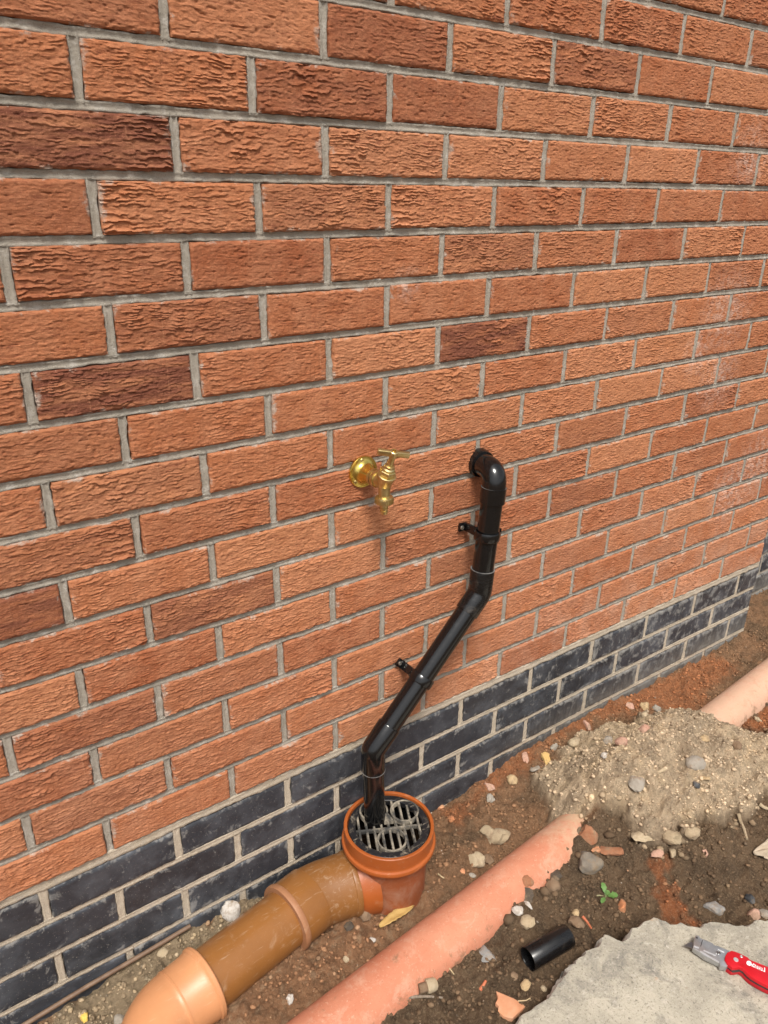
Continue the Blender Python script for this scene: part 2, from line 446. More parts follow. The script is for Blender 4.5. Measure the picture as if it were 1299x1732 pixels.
for c in range(CTOP, CBOT + 1):
    for u in range(UL, UR):
        if (u + c) % 2: continue
        x, z = grid_pt(u, c)
        pl = [(x, z + s) for s in (np.linspace(-.0355, .0355, 12) if c >= -7 else (-.0355, .0355))]
        key = 1 if c >= 17 else 0
        v, f = mortar_strip(pl, (-1, 0), .0080 if c < 17 else .0092, u * 31 + c + 900, deep=.0050 if key == 0 else .0038)
        mg[key].append((v, f))
def fjoin(gs):
    V_ = []; F_ = []
    for v, f in gs:
        n = len(V_); V_.extend(v); F_.extend([tuple(i + n for i in q) for q in f])
    return V_, F_
part('mortar', fjoin(mg[0]), M_MORT, wall, 180)
part('sandy_mortar', fjoin(mg[1]), M_MORT2, wall, 180)
part('wall_core', obox((-.115, .137, 1.3), ((1, 0, 0), (0, 1, 0), (0, 0, 1)), (3.37, .25, 3.6)), M_CORE, wall, None)

# lower wall standing back beyond the corner
back = empty('stepped_back_wall', (1.6, .11, 0), 'dark brick wall set back just past the right-hand corner of the house wall', 'wall')
for c in range(8, 23):
    for k in range(4):
        x0 = 1.60 + k * .225 + (.1125 if c % 2 else 0); z = ZO - .075 * c - .03
        if c % 2 and k == 0:
            o = link('blue_brick', BLUEH[0], None, back); o.location = (1.66, .11, z); o.scale = (.98, 1, 1)
        o = link('blue_brick', BLUE[(k + c) % 4], None, back); o.location = (x0 + .11, .11 + rnd.uniform(-.001, .001), z)
part('mortar', obox((2.0, .215, .4), ((1, 0, 0), (0, 1, 0), (0, 0, 1)), (.98, .2, 1.3)), M_MORT, back, None)

# ------------------------------------------------------------------ ground heights
PIPE_A, PIPE_B = np.array([-.1321, -.2872]), np.array([1.3252, -.1817])
PDIR = (PIPE_B - PIPE_A) / np.linalg.norm(PIPE_B - PIPE_A); PNRM = np.array([PDIR[1], -PDIR[0]])   # towards the camera side
def poly_sd(x, y, poly):
    """signed distance, positive inside"""
    P = np.array(poly); d = np.full(x.shape, 1e9); ins = np.zeros(x.shape, bool)
    for i in range(len(P)):
        a = P[i]; b = P[(i + 1) % len(P)]; e = b - a
        t = np.clip(((x - a[0]) * e[0] + (y - a[1]) * e[1]) / (e @ e), 0, 1)
        d = np.minimum(d, np.hypot(x - a[0] - t * e[0], y - a[1] - t * e[1]))
        if abs(b[1] - a[1]) > 1e-12:
            cr = ((a[1] > y) != (b[1] > y)) & (x < (b[0] - a[0]) * (y - a[1]) / (b[1] - a[1]) + a[0]); ins ^= cr
    return np.where(ins, d, -d)
def zone(pts, z): return [tuple(atZ(px, py, z)[:2]) for px, py in pts]
Z_PILE = zone([(925, 1352), (905, 1300), (950, 1258), (1010, 1232), (1090, 1212), (1180, 1207), (1250, 1226), (1330, 1215), (1450, 1250), (1420, 1340), (1299, 1345), (1250, 1385), (1180, 1412), (1130, 1436), (1085, 1427), (1040, 1392), (1000, 1380), (978, 1402), (955, 1408), (940, 1392)], .05)
Z_RED = zone([(740, 1365), (800, 1322), (893, 1264), (1000, 1204), (1100, 1150), (1200, 1100), (1250, 1120), (1180, 1195), (1090, 1210), (1000, 1232), (930, 1275), (850, 1335), (770, 1390)], .02)
Z_LEFT = zone([(-200, 1900), (60, 1725), (250, 1605), (400, 1525), (470, 1500), (440, 1540), (340, 1620), (260, 1700), (200, 1800), (150, 1950)], .03)
Z_OR1 = zone([(1098, 1478), (1130, 1475), (1150, 1530), (1170, 1560), (1120, 1560), (1105, 1520)], .0)
Z_OR2 = zone([(1250, 1215), (1320, 1185), (1360, 1215), (1290, 1232)], .02)
Z_HOLE = zone([(1000, 1545), (1030, 1555), (1075, 1590), (1060, 1600), (1010, 1600), (990, 1570)], .0)
def H(x, y):
    x = np.asarray(x, float); y = np.asarray(y, float)
    wl = np.interp(x, [-.8, -.61, -.41, -.33, -.235, -.1, .1, .286, .388, .574, .817, 1.08, 1.33, 1.5, 2], [.0, .019, .042, .052, .036, .008, .0, .007, .019, .031, .034, .024, .016, .03, .045])
    h = wl * np.exp(-np.maximum(-y, 0) / np.where(x < -.05, .09, .14))
    s = (x - PIPE_A[0]) * PNRM[0] + (y - PIPE_A[1]) * PNRM[1]             # + on the near side of the clay pipe
    near = np.interp(x, [-.4, -.1, .05, .18, .28, .34, .42, .5, .6], [.024, .028, .028, .022, .028, .042, .046, .060, .062])
    gate = sstep(-.01, .03, s); cov = sstep(.44, .56, x) * (1 - sstep(.95, 1.1, x)); gate = gate * (1 - cov) + cov * np.exp(-np.maximum(-s - .02, 0) / .07)
    h = h + near * np.exp(-np.maximum(s - .03, 0) / (.06 + .05 * cov)) * gate * (1 - sstep(.95, 1.1, x))
    h = h - .010 * np.exp(-((s + .06) / .03) ** 2) * (1 - sstep(.4, .6, x))
    lump = fbm(x / .11, y / .11, 3, 3)
    far = sstep(1.9, 3.0, np.abs(x)) 
    h = h + .010 * lump + .0055 * fbm(x / .028, y / .028, 7, 3) + .006 * np.maximum(0, vnoise(x / .019, y / .019, 8) - .15)
    cl = 1 - np.abs(vnoise(x / .013, y / .013, 11)); h = h + .0028 * cl * cl + .0022 * fbm(x / .0085, y / .0085, 13, 2) + .0030 * np.maximum(0, vnoise(x / .0095, y / .0095, 15) - .2)
    w = .018 * vnoise(x / .03, y / .03, 21) + .008 * vnoise(x / .011, y / .011, 22)
    sdp = poly_sd(x, y, Z_PILE) + w
    pile = sstep(-.012, .12, sdp) * .038 + sstep(-.003, .016, sdp) * .024
    h = h + pile * (1 + .18 * fbm(x / .07, y / .07, 31, 3)) + sstep(-.005, .015, sdp) * (.0035 * np.abs(fbm(x / .012, y / .012, 33, 3)) + .009 * np.maximum(0, fbm(x / .030, y / .030, 35, 2)))
    h = h + .012 * sstep(.43, .53, x) * (1 - sstep(.75, .95, x)) * np.exp(-(s / .07) ** 2)
    # dark spoil thrown up to the right of the weed
    h = h + .03 * np.exp(-(((x - .70) / .16) ** 2 + ((y + .42) / .12) ** 2)) + .02 * np.exp(-(((x - 1.0) / .2) ** 2 + ((y + .5) / .15) ** 2))
    h = h - .022 * sstep(-.006, .012, poly_sd(x, y, Z_HOLE) + .3 * w)
    h = h - .012 * np.exp(-(((x - .02) / .06) ** 2 + ((y + .17) / .05) ** 2))
    # levelled under the slab
    h = np.where((y < -.62) & (x > .0), np.minimum(h, .02), h)
    return h
def ground_colour(x, y):
    n = fbm(x / .05, y / .05, 41, 4); n2 = fbm(x / .016, y / .016, 43, 3); w = .02 * n + .008 * n2
    s = (x - PIPE_A[0]) * PNRM[0] + (y - PIPE_A[1]) * PNRM[1]
    def mixc(c, col, m): return c * (1 - m[:, None]) + np.array(col)[None] * m[:, None]
    c = np.tile(np.array([.285, .155, .082]), (len(x), 1))
    c = mixc(c, (.175, .106, .060), sstep(-.2, .6, n) * .8)
    tan = sstep(.25, -.05, x + .5 * w) * sstep(.05, -.02, s)
    c = mixc(c, (.34, .175, .090), tan * .9)
    c = mixc(c, (.38, .26, .16), sstep(.25, .7, n2) * tan * .5)
    c = mixc(c, (.42, .155, .062), sstep(-.012, .03, poly_sd(x, y, Z_RED) + w) * .8)
    c = mixc(c, (.36, .275, .175), sstep(-.015, .02, poly_sd(x, y, Z_LEFT) + w) * .95)
    dark = sstep(.0, .03, s + .3 * w)
    c = mixc(c, (.165, .106, .062), dark); c = mixc(c, (.108, .071, .043), dark * sstep(.0, .6, n) * .8)
    c = mixc(c, (.15, .10, .06), dark * sstep(.3, .9, n2) * .6)
    c = mixc(c, (.38, .125, .045), sstep(-.01, .02, poly_sd(x, y, Z_OR1) + 1.2 * w) * .75)
    c = mixc(c, (.45, .16, .06), sstep(-.01, .02, poly_sd(x, y, Z_OR2) + w) * .8)
    sp = poly_sd(x, y, Z_PILE) + .018 * vnoise(x / .03, y / .03, 21) + .008 * vnoise(x / .011, y / .011, 22)
    pm = sstep(-.004, .016, sp)
    c = mixc(c, (.60, .455, .305), pm); c = mixc(c, (.43, .325, .22), pm * sstep(.1, .7, n) * .8); c = mixc(c, (.62, .46, .29), pm * sstep(.2, .8, -n) * .7)
    return c
def axis_coords(a, b, step, lo, hi, grow=1.35):
    mid = list(np.arange(a, b, step)); l = []; q = a; s = step
    while q > lo: s *= grow; q -= s; l.append(q)
    r = []; q = mid[-1]; s = step
    while q < hi: s *= grow; q += s; r.append(q)
    return np.array(l[::-1] + mid + r)
gx = axis_coords(-.78, 1.90, .0031, -45, 45); gy = axis_coords(-.80, .03, .0031, -45, 12)
GX, GY = np.meshgrid(gx, gy); fx, fy = GX.ravel(), GY.ravel(); GZ = H(fx, fy)
nx, ny = len(gx), len(gy)
me = bpy.data.meshes.new('ground')
idx = np.arange(nx * ny).reshape(ny, nx)
quads = np.stack([idx[:-1, :-1], idx[:-1, 1:], idx[1:, 1:], idx[1:, :-1]], -1).reshape(-1, 4)
me.vertices.add(nx * ny); me.vertices.foreach_set('co', np.stack([fx, fy, GZ], -1).ravel())
me.loops.add(quads.size); me.loops.foreach_set('vertex_index', quads.ravel().astype(np.int32))
me.polygons.add(len(quads)); me.polygons.foreach_set('loop_start', np.arange(0, quads.size, 4, dtype=np.int32))
me.update(calc_edges=True); me.shade_smooth()
ca = me.color_attributes.new('Col', 'FLOAT_COLOR', 'POINT')
gc = ground_colour(fx, fy); ca.data.foreach_set('color', np.concatenate([gc, np.ones((len(gc), 1))], 1).ravel())
tagit(link('ground', me, M_GROUND), kind='structure')

TS = np.arange(.9, 3.4, .0015)
def hit(px, py):
    """where the line of sight meets the ground"""
    d = ray(px, py); d = d / np.linalg.norm(d); P = CAM[None] + TS[:, None] * d[None]
    k = np.argmax(P[:, 2] < H(P[:, 0], P[:, 1])); return P[k]
def ghz(x, y): return float(H(np.array([x]), np.array([y]))[0])

# ------------------------------------------------------------------ brass garden tap
M_BRASS = mat_generic('cast_brass', (.58, .45, .19), (.70, .57, .30), 150, .38, .15, .0004, metal=1.0)
M_BRASS2 = mat_generic('polished_brass', (.74, .55, .13), (.82, .62, .18), 60, .26, .05, .0003, metal=1.0)
TX, TZ = .061, .889; YB = -.066
tap = empty('garden_tap', (TX, 0, TZ), 'brass outside tap with T handle screwed to the red brick wall', 'tap')
fl = part('wall_plate', lathe((TX, -.0005, TZ), (0, -1, 0), [(0, .0285), (.003, .0288), (.0042, .0280), (.0046, .024), (.007, .0185), (.013, .0150), (.022, .0135), (.034, .0130), (.034, .008)], 56), M_BRASS2, tap)
for k in range(3):
    a = math.radians(100 + 120 * k); q = (TX + .0225 * math.cos(a), -.0045, TZ + .0225 * math.sin(a))
    part('screw', lathe(q, (0, -1, 0), [(0, .0036), (.0012, .0036), (.0020, .0026), (.0016, .0012)], 14), M_BRASS, fl)
part('inlet', join(lathe((TX, 0, TZ), (0, -1, 0), [(.033, .0095), (.033, .0150), (.036, .0155), (.039, .0150), (.039, .0118), (.042, .0120), (.042, .0150), (.049, .0150), (.049, .0128), (.0575, .0124), (YB * -1, .0132)], 6 * 6)), M_BRASS, tap)
BD = Vector((0, -.024, .058)).normalized()
bc = Vector((TX, YB, TZ))
part('body', join(lathe(bc - BD * .012, BD, [(0, .006), (.003, .0105), (.010, .0132), (.018, .0136), (.024, .0158), (.029, .0162), (.030, .0152), (.030, .010)], 36),
                  lathe(bc + Vector((0, 0, .004)), (0, 0, -1), [(0, .0105), (.010, .0108), (.022, .0100), (.030, .0098), (.030, .006)], 32)), M_BRASS, tap)
part('bonnet_nut', join(lathe(bc + BD * .018, BD, [(0, .0128), (.001, .0138), (.009, .0138), (.010, .0128)], 6), lathe(bc + BD * .027, BD, [(0, .0105), (.004, .0105), (.006, .0085), (.010, .0085), (.011, .005)], 28)), M_BRASS, tap, 25)
part('spindle', lathe(bc + BD * .036, BD, [(0, .0055), (.018, .0052), (.020, .007), (.030, .0072), (.0315, .0045), (.0315, .001)], 20), M_BRASS, tap)
hd = Vector((.90, -.42, -.174)).normalized(); hs_ = BD.cross(hd).normalized(); hu = hd.cross(hs_)
hc = bc + BD * .0625
hnd = part('handle', join(obox(hc, (hd, hs_, hu), (.054, .0078, .0095), .0012), lathe(hc - hu * .0046, hu, [(0, .0072), (.0088, .0072), (.0098, .006), (.0098, .001)], 24)), M_BRASS, tap)
part('screw', lathe(hc + hu * .0050, hu, [(0, .0034), (.0012, .0030), (.0008, .001)], 12), M_BRASS2, hnd)
oz = bc + Vector((0, 0, -.026))
kn = []
prof_r = [.0100, .0145, .0148, .0148, .0140, .008]
nutv = lathe(oz, (0, 0, -1), [(-.002, .0100), (.000, .0150), (.0015, .0155), (.010, .0155), (.0115, .0145), (.0115, .006)], 40)
kn = [nutv] + [obox(oz + Vector((math.cos(a) * .0156, math.sin(a) * .0156, -.006)), ((math.cos(a), math.sin(a), 0), (-math.sin(a), math.cos(a), 0), (0, 0, 1)), (.0016, .0012, .0085)) for a in [2 * PI * k / 28 for k in range(28)]]
part('union_nut', join(*kn), M_BRASS, tap)
part('hose_tail', lathe(oz, (0, 0, -1), [(.011, .0070), (.014, .0068), (.016, .0076), (.020, .0064), (.020, .0074), (.025, .0062), (.025, .0072), (.031, .0056), (.031, .004), (.020, .0038)], 28, (True, False)), M_BRASS, tap)

# ------------------------------------------------------------------ black waste pipe
def mat_black(name, rough, dustamt):
    m = NM(name); p = wpos(m)
    d = m.ramp(m.noise(p, 30, 8, .75, .6), [(.60 - dustamt * .2, 0.0), (.82 - dustamt * .2, 1.0)])
    c = m.mix(m.math('MULTIPLY', d, .5), (.0048, .0048, .0052), (.12, .10, .08))
    c = m.mix(m.ramp(m.noise(p, 500, 2, .6), [(.74, 0.0), (.80, .4)]), c, (.2, .18, .15))
    sc = m.noise(scaled(m, p, (25, 25, 160)), 1, 4, .7)
    r = m.mix(m.ramp(sc, [(.45, 0.0), (.75, 1.0)]), rough, rough + .18)
    return m.out(c, r, m.bump(m.noise(p, 40, 3, .5), .05, .001), spec=.6)
M_BLK = mat_black('black_plastic', .11, -.25); M_BLKD = mat_black('scuffed_black_plastic', .2, .4)
PY = -.060; PR = .0215; FR = .0241
A0 = Vector((.338, .004, .853)); A1 = Vector((.325, PY, .853)); A2 = Vector((.3205, PY, .815)); B1 = Vector((.306, PY, .600)); B2 = Vector((.047, PY, .330)); C2 = Vector((.0545, PY, .135))
dv = (B1 - A2).normalized(); dd = (B2 - B1).normalized(); dl = (C2 - B2).normalized()
wp = empty('waste_pipe', (.05, PY, .12), 'glossy black waste pipe with two bends running down the wall into the gully', 'pipe')
e0 = A1 + (A0 - A1).normalized() * .034; e1 = A1 + dv * .036
out = (A0 - A1).normalized()
part('elbow', join(sweep([A0, A0 - out * .022, A0 - out * .022] + arc(A1 + out * .028, A1, A1 + dv * .030, 10) + [A1 + dv * .030, A1 + dv * .060, A1 + dv * .060],
     [FR + .001, FR + .001, FR - .0012] + [FR - .0010] * 11 + [FR + .0008, FR + .0008, PR - .001], 40, (True, False))), M_BLK, wp, 35)
part('wall_collar', lathe(A0, -out, [(0, FR + .004), (.003, FR + .0045), (.016, FR + .0030), (.020, FR + .0020), (.020, FR - .001)], 40, (False, False)), M_BLKD, wp)
part('pipe', sweep([A1 + dv * .04, B1 - dv * .02], PR, 40), M_BLK, wp)
part('bend', sweep([B1 - dv * .052, B1 - dv * .052, B1 - dv * .050] + arc(B1 - dv * .010, B1, B1 + dd * .010, 8) + [B1 + dd * .046, B1 + dd * .048, B1 + dd * .048],
     [PR - .001, FR - .0006, FR] + [FR - .0002] * 9 + [FR, FR - .0006, PR - .001], 40, (False, False)), M_BLKD, wp, 35)
part('pipe', sweep([B1 + dd * .02, B2 - dd * .02], PR, 40), M_BLK, wp)
part('bend', sweep([B2 - dd * .058, B2 - dd * .058, B2 - dd * .056] + arc(B2 - dd * .010, B2, B2 + dl * .010, 8) + [B2 + dl * .046, B2 + dl * .048, B2 + dl * .048],
     [PR - .001, FR - .0006, FR] + [FR - .0002] * 9 + [FR, FR - .0006, PR - .001], 40, (False, False)), M_BLK, wp, 35)
part('pipe', sweep([B2 + dl * .02, C2], PR, 40, (False, False)), M_BLK, wp)
M_BEAD = mat_generic('pale_rim_line', (.05, .05, .05), (.20, .19, .18), 60, .35)  # thin paler ring drawn along the edge of a fitting
for t, q in ((B1 - dv * .0525, dv), (B2 + dl * .0485, dl), (A1 + dv * .0302, dv)):
    part('rim_bead', lathe(t - q * .0008, q, [(0, PR + .0005), (.0002, FR + .0003), (.0009, FR + .0003), (.0011, PR + .0005)], 40, (False, False)), M_BEAD, wp)
M_SCREW = mat_generic('zinc_screw', (.45, .42, .36), (.55, .5, .42), 300, .4, .1, .0003, metal=1.0)
def clip(c, ax, side, label):
    """ring round the pipe with an arm back to a screwed foot on the wall"""
    ax = Vector(ax).normalized(); side = Vector(side).normalized(); r = empty('pipe_clip', (c.x, 0, c.z), label, 'pipe clip', 'black clips holding the waste pipe')
    part('band', lathe(c - ax * .009, ax, [(0, PR + .0003), (0, PR + .0032), (.002, PR + .0042), (.016, PR + .0042), (.018, PR + .0032), (.018, PR + .0003)], 40, (False, False)), M_BLK, r)
    fc = c + side * .008; y0 = PY + .004
    arm = part('arm', obox((fc.x, (y0 - .003) / 2, fc.z), ((0, 1, 0), ax, side), (abs(y0) - .003, .017, .0085), .002), M_BLK, r)
    ft = fc + side * .0075
    part('foot', obox((ft.x, -.0052, ft.z), ((0, 1, 0), ax, side), (.006, .0180, .0200), .0022), M_BLK, r)
    part('screw', lathe((ft.x + side.x * .004, -.0080, ft.z + side.z * .004), (0, -1, 0), [(0, .0046), (.0018, .0044), (.0026, .0030), (.0016, .001)], 16), M_SCREW, arm)
    part('closing_lug', obox(c - side * (PR + .006), (ax, (0, 1, 0), side), (.016, .008, .010), .0015), M_BLK, r)
q = A2 + dv * ((A2.z - .725) / -dv.z)
clip(q, dv, Vector((dv.z, 0, -dv.x)) if dv.z < 0 else (-1, 0, 0), 'black plastic clip round the upright upper length of the black pipe')
q = B1 + dd * .555 * (B2 - B1).length
clip(q, dd, Vector((-abs(dd.z), 0, abs(dd.x))), 'black plastic clip with raised arm on the slanting length of black pipe')

# ------------------------------------------------------------------ gully, its grate, and the brown drain
def mat_plastic(name, c, dcol, amt, rough=.38, sc=22):
    m = NM(name); p = wpos(m)
    cc = m.mix(m.ramp(m.noise(p, 16, 5, .6), [(.35, 0.0), (.7, .5)]), c, tuple(v * .72 for v in c))
    d = m.ramp(m.noise(p, sc, 9, .75, .5), [(.64 - amt * .3, 0.0), (.86 - amt * .3, 1.0)])
    d2 = m.ramp(m.noise(p, 320, 4, .7), [(.62, 0.0), (.72, .6)])
    f = m.math('MAXIMUM', m.math('MULTIPLY', d, .75), m.math('MULTIPLY', d2, min(1, amt + .25)))
    sc_ = m.noise(scaled(m, p, (18, 160, 160)), 1, 4, .7)
    f = m.math('MAXIMUM', f, m.ramp(sc_, [(.61, 0.0), (.69, .42)]))
    cc = m.mix(f, cc, dcol)
    return m.out(cc, m.mix(f, rough, .85), m.bump(m.noise(p, 140, 6, .7), .12, .0012), spec=.45)
M_ORANGE = mat_plastic('orange_brown_plastic', (.35, .088, .019), (.42, .22, .12), .16, .36)
M_ORANGE_D = mat_plastic('dusty_orange_plastic', (.30, .082, .028), (.36, .20, .13), .55, .6)
M_BROWN = mat_plastic('brown_drain_plastic', (.255, .105, .028), (.42, .29, .18), .22, .30)
M_BROWN_D = mat_plastic('muddy_brown_plastic', (.235, .098, .027), (.44, .32, .21), .34, .36, 80)
M_PALE = mat_plastic('pale_orange_plastic', (.56, .255, .115), (.62, .38, .22), .10, .38)
M_SEAL = mat_plastic('dusty_collar_plastic', (.33, .15, .07), (.42, .25, .15), .4, .6)
GC = Vector((.066, -.0925, .156))
gl = empty('drain_gully', (GC.x, GC.y, 0), 'orange plastic round drain gully standing against the wall foot', 'drain gully')
part('rim_collar', lathe(GC, (0, 0, -1), [(.012, .0835), (.0005, .0850), (-.0005, .0870), (-.0005, .0905), (.0008, .0918), (.027, .0910), (.030, .0905), (.0325, .0915), (.034, .0955), (.038, .0968), (.042, .0960), (.045, .0925), (.047, .0855), (.049, .0838)], 72, (False, False)), M_ORANGE, gl, 35)
part('body', lathe(GC, (0, 0, -1), [(.047, .0850), (.060, .0805), (.10, .0790), (.24, .0770)], 72, (False, True)), M_ORANGE_D, gl)
part('inner_pot', lathe(GC, (0, 0, -1), [(.011, .0836), (.02, .0815), (.09, .0780), (.20, .070), (.20, .002)], 48, (False, False)), M_BLK, gl)
SPD = Vector((-.156, .022, 0)).normalized(); SP0 = Vector((GC.x, GC.y, .036))
part('outlet', sweep([SP0 + SPD * .050, SP0 + SPD * .074, SP0 + SPD * .088, SP0 + SPD * .14], [.074, .068, .0585, .0570], 48, (False, False)), M_ORANGE, gl)

dr = empty('underground_drain_pipe', (-.2, -.08, 0), 'brown plastic drain pipe with sockets and pale bend lying along the wall', 'drain pipe')
J0 = SP0 + SPD * .083; J1 = Vector((-.095, -.0645, .037)); J2 = Vector((-.335, -.1045, .034)); J3 = Vector((-.445, -.130, .028))
d1 = (J1 - J0).normalized(); d2 = (J2 - J1).normalized()
def dpart(nm, pts, rad, mat): return part(nm, sweep(pts, rad, 56, (False, False)), mat, dr, 32)
dpart('socket_bend', [J0, J0, J0 + d1 * .004, J0 + d1 * .010, J0 + d1 * .012] + arc(J1 - d1 * .030, J1, J1 + d2 * .022, 8) + [J1 + d2 * .03],
      [.0570, .0640, .0650, .0640, .0622] + [.0615] * 9 + [.060], M_BROWN_D)
dpart('coupler', [J1 + d2 * .010, J1 + d2 * .010, J1 + d2 * .013, J1 + d2 * .066, J1 + d2 * .068], [.0600, .0632, .0640, .0640, .060], M_BROWN)
dpart('collar_ring', [J1 + d2 * .064, J1 + d2 * .064, J1 + d2 * .066, J1 + d2 * .074, J1 + d2 * .076, J1 + d2 * .076], [.060, .0660, .0672, .0672, .0660, .0545], M_SEAL)
dpart('pipe', [J1 + d2 * .05, J2 + d2 * .03], [.0553, .0553], M_BROWN)
d3 = Vector((-.62, -.76, -.12)).normalized(); L2 = J2 + d2 * .010
bend = [L2, L2, L2 + d2 * .002, L2 + d2 * .008, L2 + d2 * .011, L2 + d2 * .018, L2 + d2 * .020, L2 + d2 * .062, L2 + d2 * .064]
br = [.0560, .0655, .0672, .0672, .0640, .0634, .0622, .0612, .0606]
K = L2 + d2 * .092
bend += arc(K - d2 * .026, K, K + d3 * .036, 10) + [K + d3 * .2]; br += [.0600] * 11 + [.0600]
dpart('pale_bend', bend, br, M_PALE)['label'] = 'pale orange plastic bend on the end of the brown pipe'
for t in (K + d3 * .075, L2 + d2 * .058):
    dd3 = d3 if (t - K).dot(d3) > .05 else d2
    part('moulded_ridge', lathe(t, dd3, [(0, .0598), (.0005, .0620), (.003, .0620), (.0035, .0598)], 56, (False, False)), M_PALE, dr)

M_GRATE = mat_plastic('gritty_black_grate', (.012, .012, .014), (.40, .33, .24), .34, .4, 75)
M_GRIT = mat_generic('sandy_black_grate', (.040, .038, .035), (.34, .29, .22), 34, .75, .3, .001, lo=.43, hi=.64)
GZt = GC.z - .0035
fw = Vector((.60, .80, 0)).normalized(); rt = Vector((.80, -.60, 0)).normalized()
bdv = (fw * .985 - rt * .17).normalized(); brt = Vector((bdv.y, -bdv.x, 0))
gr = empty('gully_grate', (GC.x, GC.y, GZt - .01), 'round black plastic grate with three rings sitting in the orange gully', 'grate')
def gpt(px, py): w = atZ(px, py, GZt); return Vector((w[0], w[1], GZt))
rc = [gpt(632, 1371), gpt(684, 1371), gpt(663, 1420)]; RR = .0275
part('outer_ring', lathe((GC.x, GC.y, GZt - .012), (0, 0, 1), [(0, .068), (.011, .068), (.012, .069), (.012, .0815), (.011, .0828), (0, .0828)], 72, (False, False)), M_GRATE, gr, 35)
for k, c in enumerate(rc):
    part('hole_ring', lathe((c.x, c.y, GZt - .0095), (0, 0, 1), [(0, RR - .0012), (.0105, RR - .0012), (.011, RR), (.011, RR + .0018), (.0105, RR + .0024), (0, RR + .0024), (0, RR - .0012)], 48, (False, False)), M_GRIT, gr, 35)
cen = Vector((GC.x, GC.y, GZt))
for k in range(-4, 5):
    off = k * .0152; half = math.sqrt(max(0, .0695 ** 2 - off ** 2))
    # break the bar where the pipe's ring is open
    segs = [(-half, half)]
    c0 = rc[0] - cen; a = c0.dot(brt) - off
    if abs(a) < RR:
        hh = math.sqrt(RR ** 2 - a * a); m0 = c0.dot(bdv); segs = [(-half, m0 - hh), (m0 + hh, half)]
    for s0, s1 in segs:
        if s1 - s0 < .004: continue
        part('bar', obox(cen + brt * off + bdv * (s0 + s1) / 2 + Vector((0, 0, -.0060)), (bdv, brt, (0, 0, 1)), (s1 - s0, .0030, .009), .0006), M_GRIT, gr, 35)
part('cross_bar', obox(cen - bdv * .004 + Vector((0, 0, -.0072)), (brt, bdv, (0, 0, 1)), (.136, .0040, .009), .0006), M_GRIT, gr, 35)
tri = [cen + bdv * .012 + brt * a + bdv * b for a, b in ((-.012, 0), (.012, 0), (.003, .022), (-.003, .022))]
part('web', extrude_poly([(p.x, p.y) for p in tri], GZt - .010, GZt - .0006), M_GRIT, gr, 35)

# ------------------------------------------------------------------ clay pipe
def mat_clay():
    m = NM('terracotta_clay'); p = wpos(m); x, y, z = xyz(m, p)
    c = m.mix(m.ramp(m.noise(p, 9, 5, .6), [(.35, 0.0), (.7, 1.0)]), (.48, .175, .100), (.56, .245, .150))
    n = m.noise(p, 26, 8, .75, .4)
    far = m.math('ADD', m.ramp(x, [(.25, .0), (.55, .14)]), m.ramp(m.math('SUBTRACT', x, .6), [(.2, 0.0), (.5, .16)]))
    d = m.ramp(m.math('ADD', n, far), [(.52, 0.0), (.78, 1.0)])
    c = m.mix(m.math('MULTIPLY', d, .75), c, (.60, .40, .29))
    c = m.mix(m.ramp(m.noise(p, 160, 5, .7), [(.60, 0.0), (.70, .6)]), c, (.64, .42, .30))
    c = m.mix(m.ramp(m.noise(p, 230, 4, .7), [(.28, .6), (.38, 0.0)]), c, (.30, .10, .05))
    sp = m.noise(scaled(m, p, (60, 200, 200)), 1, 3, .6)
    c = m.mix(m.ramp(sp, [(.70, 0.0), (.76, .6)]), c, (.62, .46, .34))
    mud = m.ramp(m.math('SUBTRACT', m.noise(p, 30, 8, .75, .5), m.math('MULTIPLY', z, 3.2)), [(.44, 0.0), (.56, 1.0)])
    c = m.mix(m.math('MULTIPLY', mud, .8), c, (.20, .125, .072))
    sd_ = m.math('MULTIPLY', m.ramp(m.noise(p, 35, 7, .75), [(.36, 0.0), (.56, 1.0)]), m.ramp(x, [(.34, 0.0), (.48, .85)]))
    sd_ = m.math('MULTIPLY', sd_, m.ramp(x, [(.75, 1.0), (.95, .35)]))
    c = m.mix(sd_, c, (.47, .33, .21))
    return m.out(c, .85, m.bump(m.noise(p, 150, 8, .78), .7, .0024), spec=.25)
M_CLAY = mat_clay()
pa, pb = PIPE_A - PDIR * .9, PIPE_B + PDIR * .9
cp = part('clay_pipe', sweep([Vector((*(pa + (pb - pa) * t), 0)) for t in np.linspace(0, 1, 60)], .0550, 56, (False, False)), M_CLAY)
tagit(cp, 'long pinkish terracotta clay pipe half buried, running under the sand pile', 'pipe')

# ------------------------------------------------------------------ pipe offcut
M_OFF = mat_black('black_offcut_plastic', .26, .12)
a = hit(893, 1640); b = hit(963, 1597)
zz = max(a[2], b[2]) + .021
pA = Vector(atZ(893, 1622, zz)); pB = Vector(atZ(960, 1583, zz))
dq = (pB - pA).normalized(); ln = (pB - pA).length
of = part('pipe_offcut', lathe(pA, dq, [(.002, .0190), (0, .0194), (0, .0211), (.0006, .0215), (ln - .0006, .0215), (ln, .0211), (ln, .0194), (ln - .002, .0190), (.002, .0190)], 48, (False, False)), M_OFF, None, 35)
tagit(of, 'short cut length of black plastic pipe lying on the dark soil', 'pipe offcut')

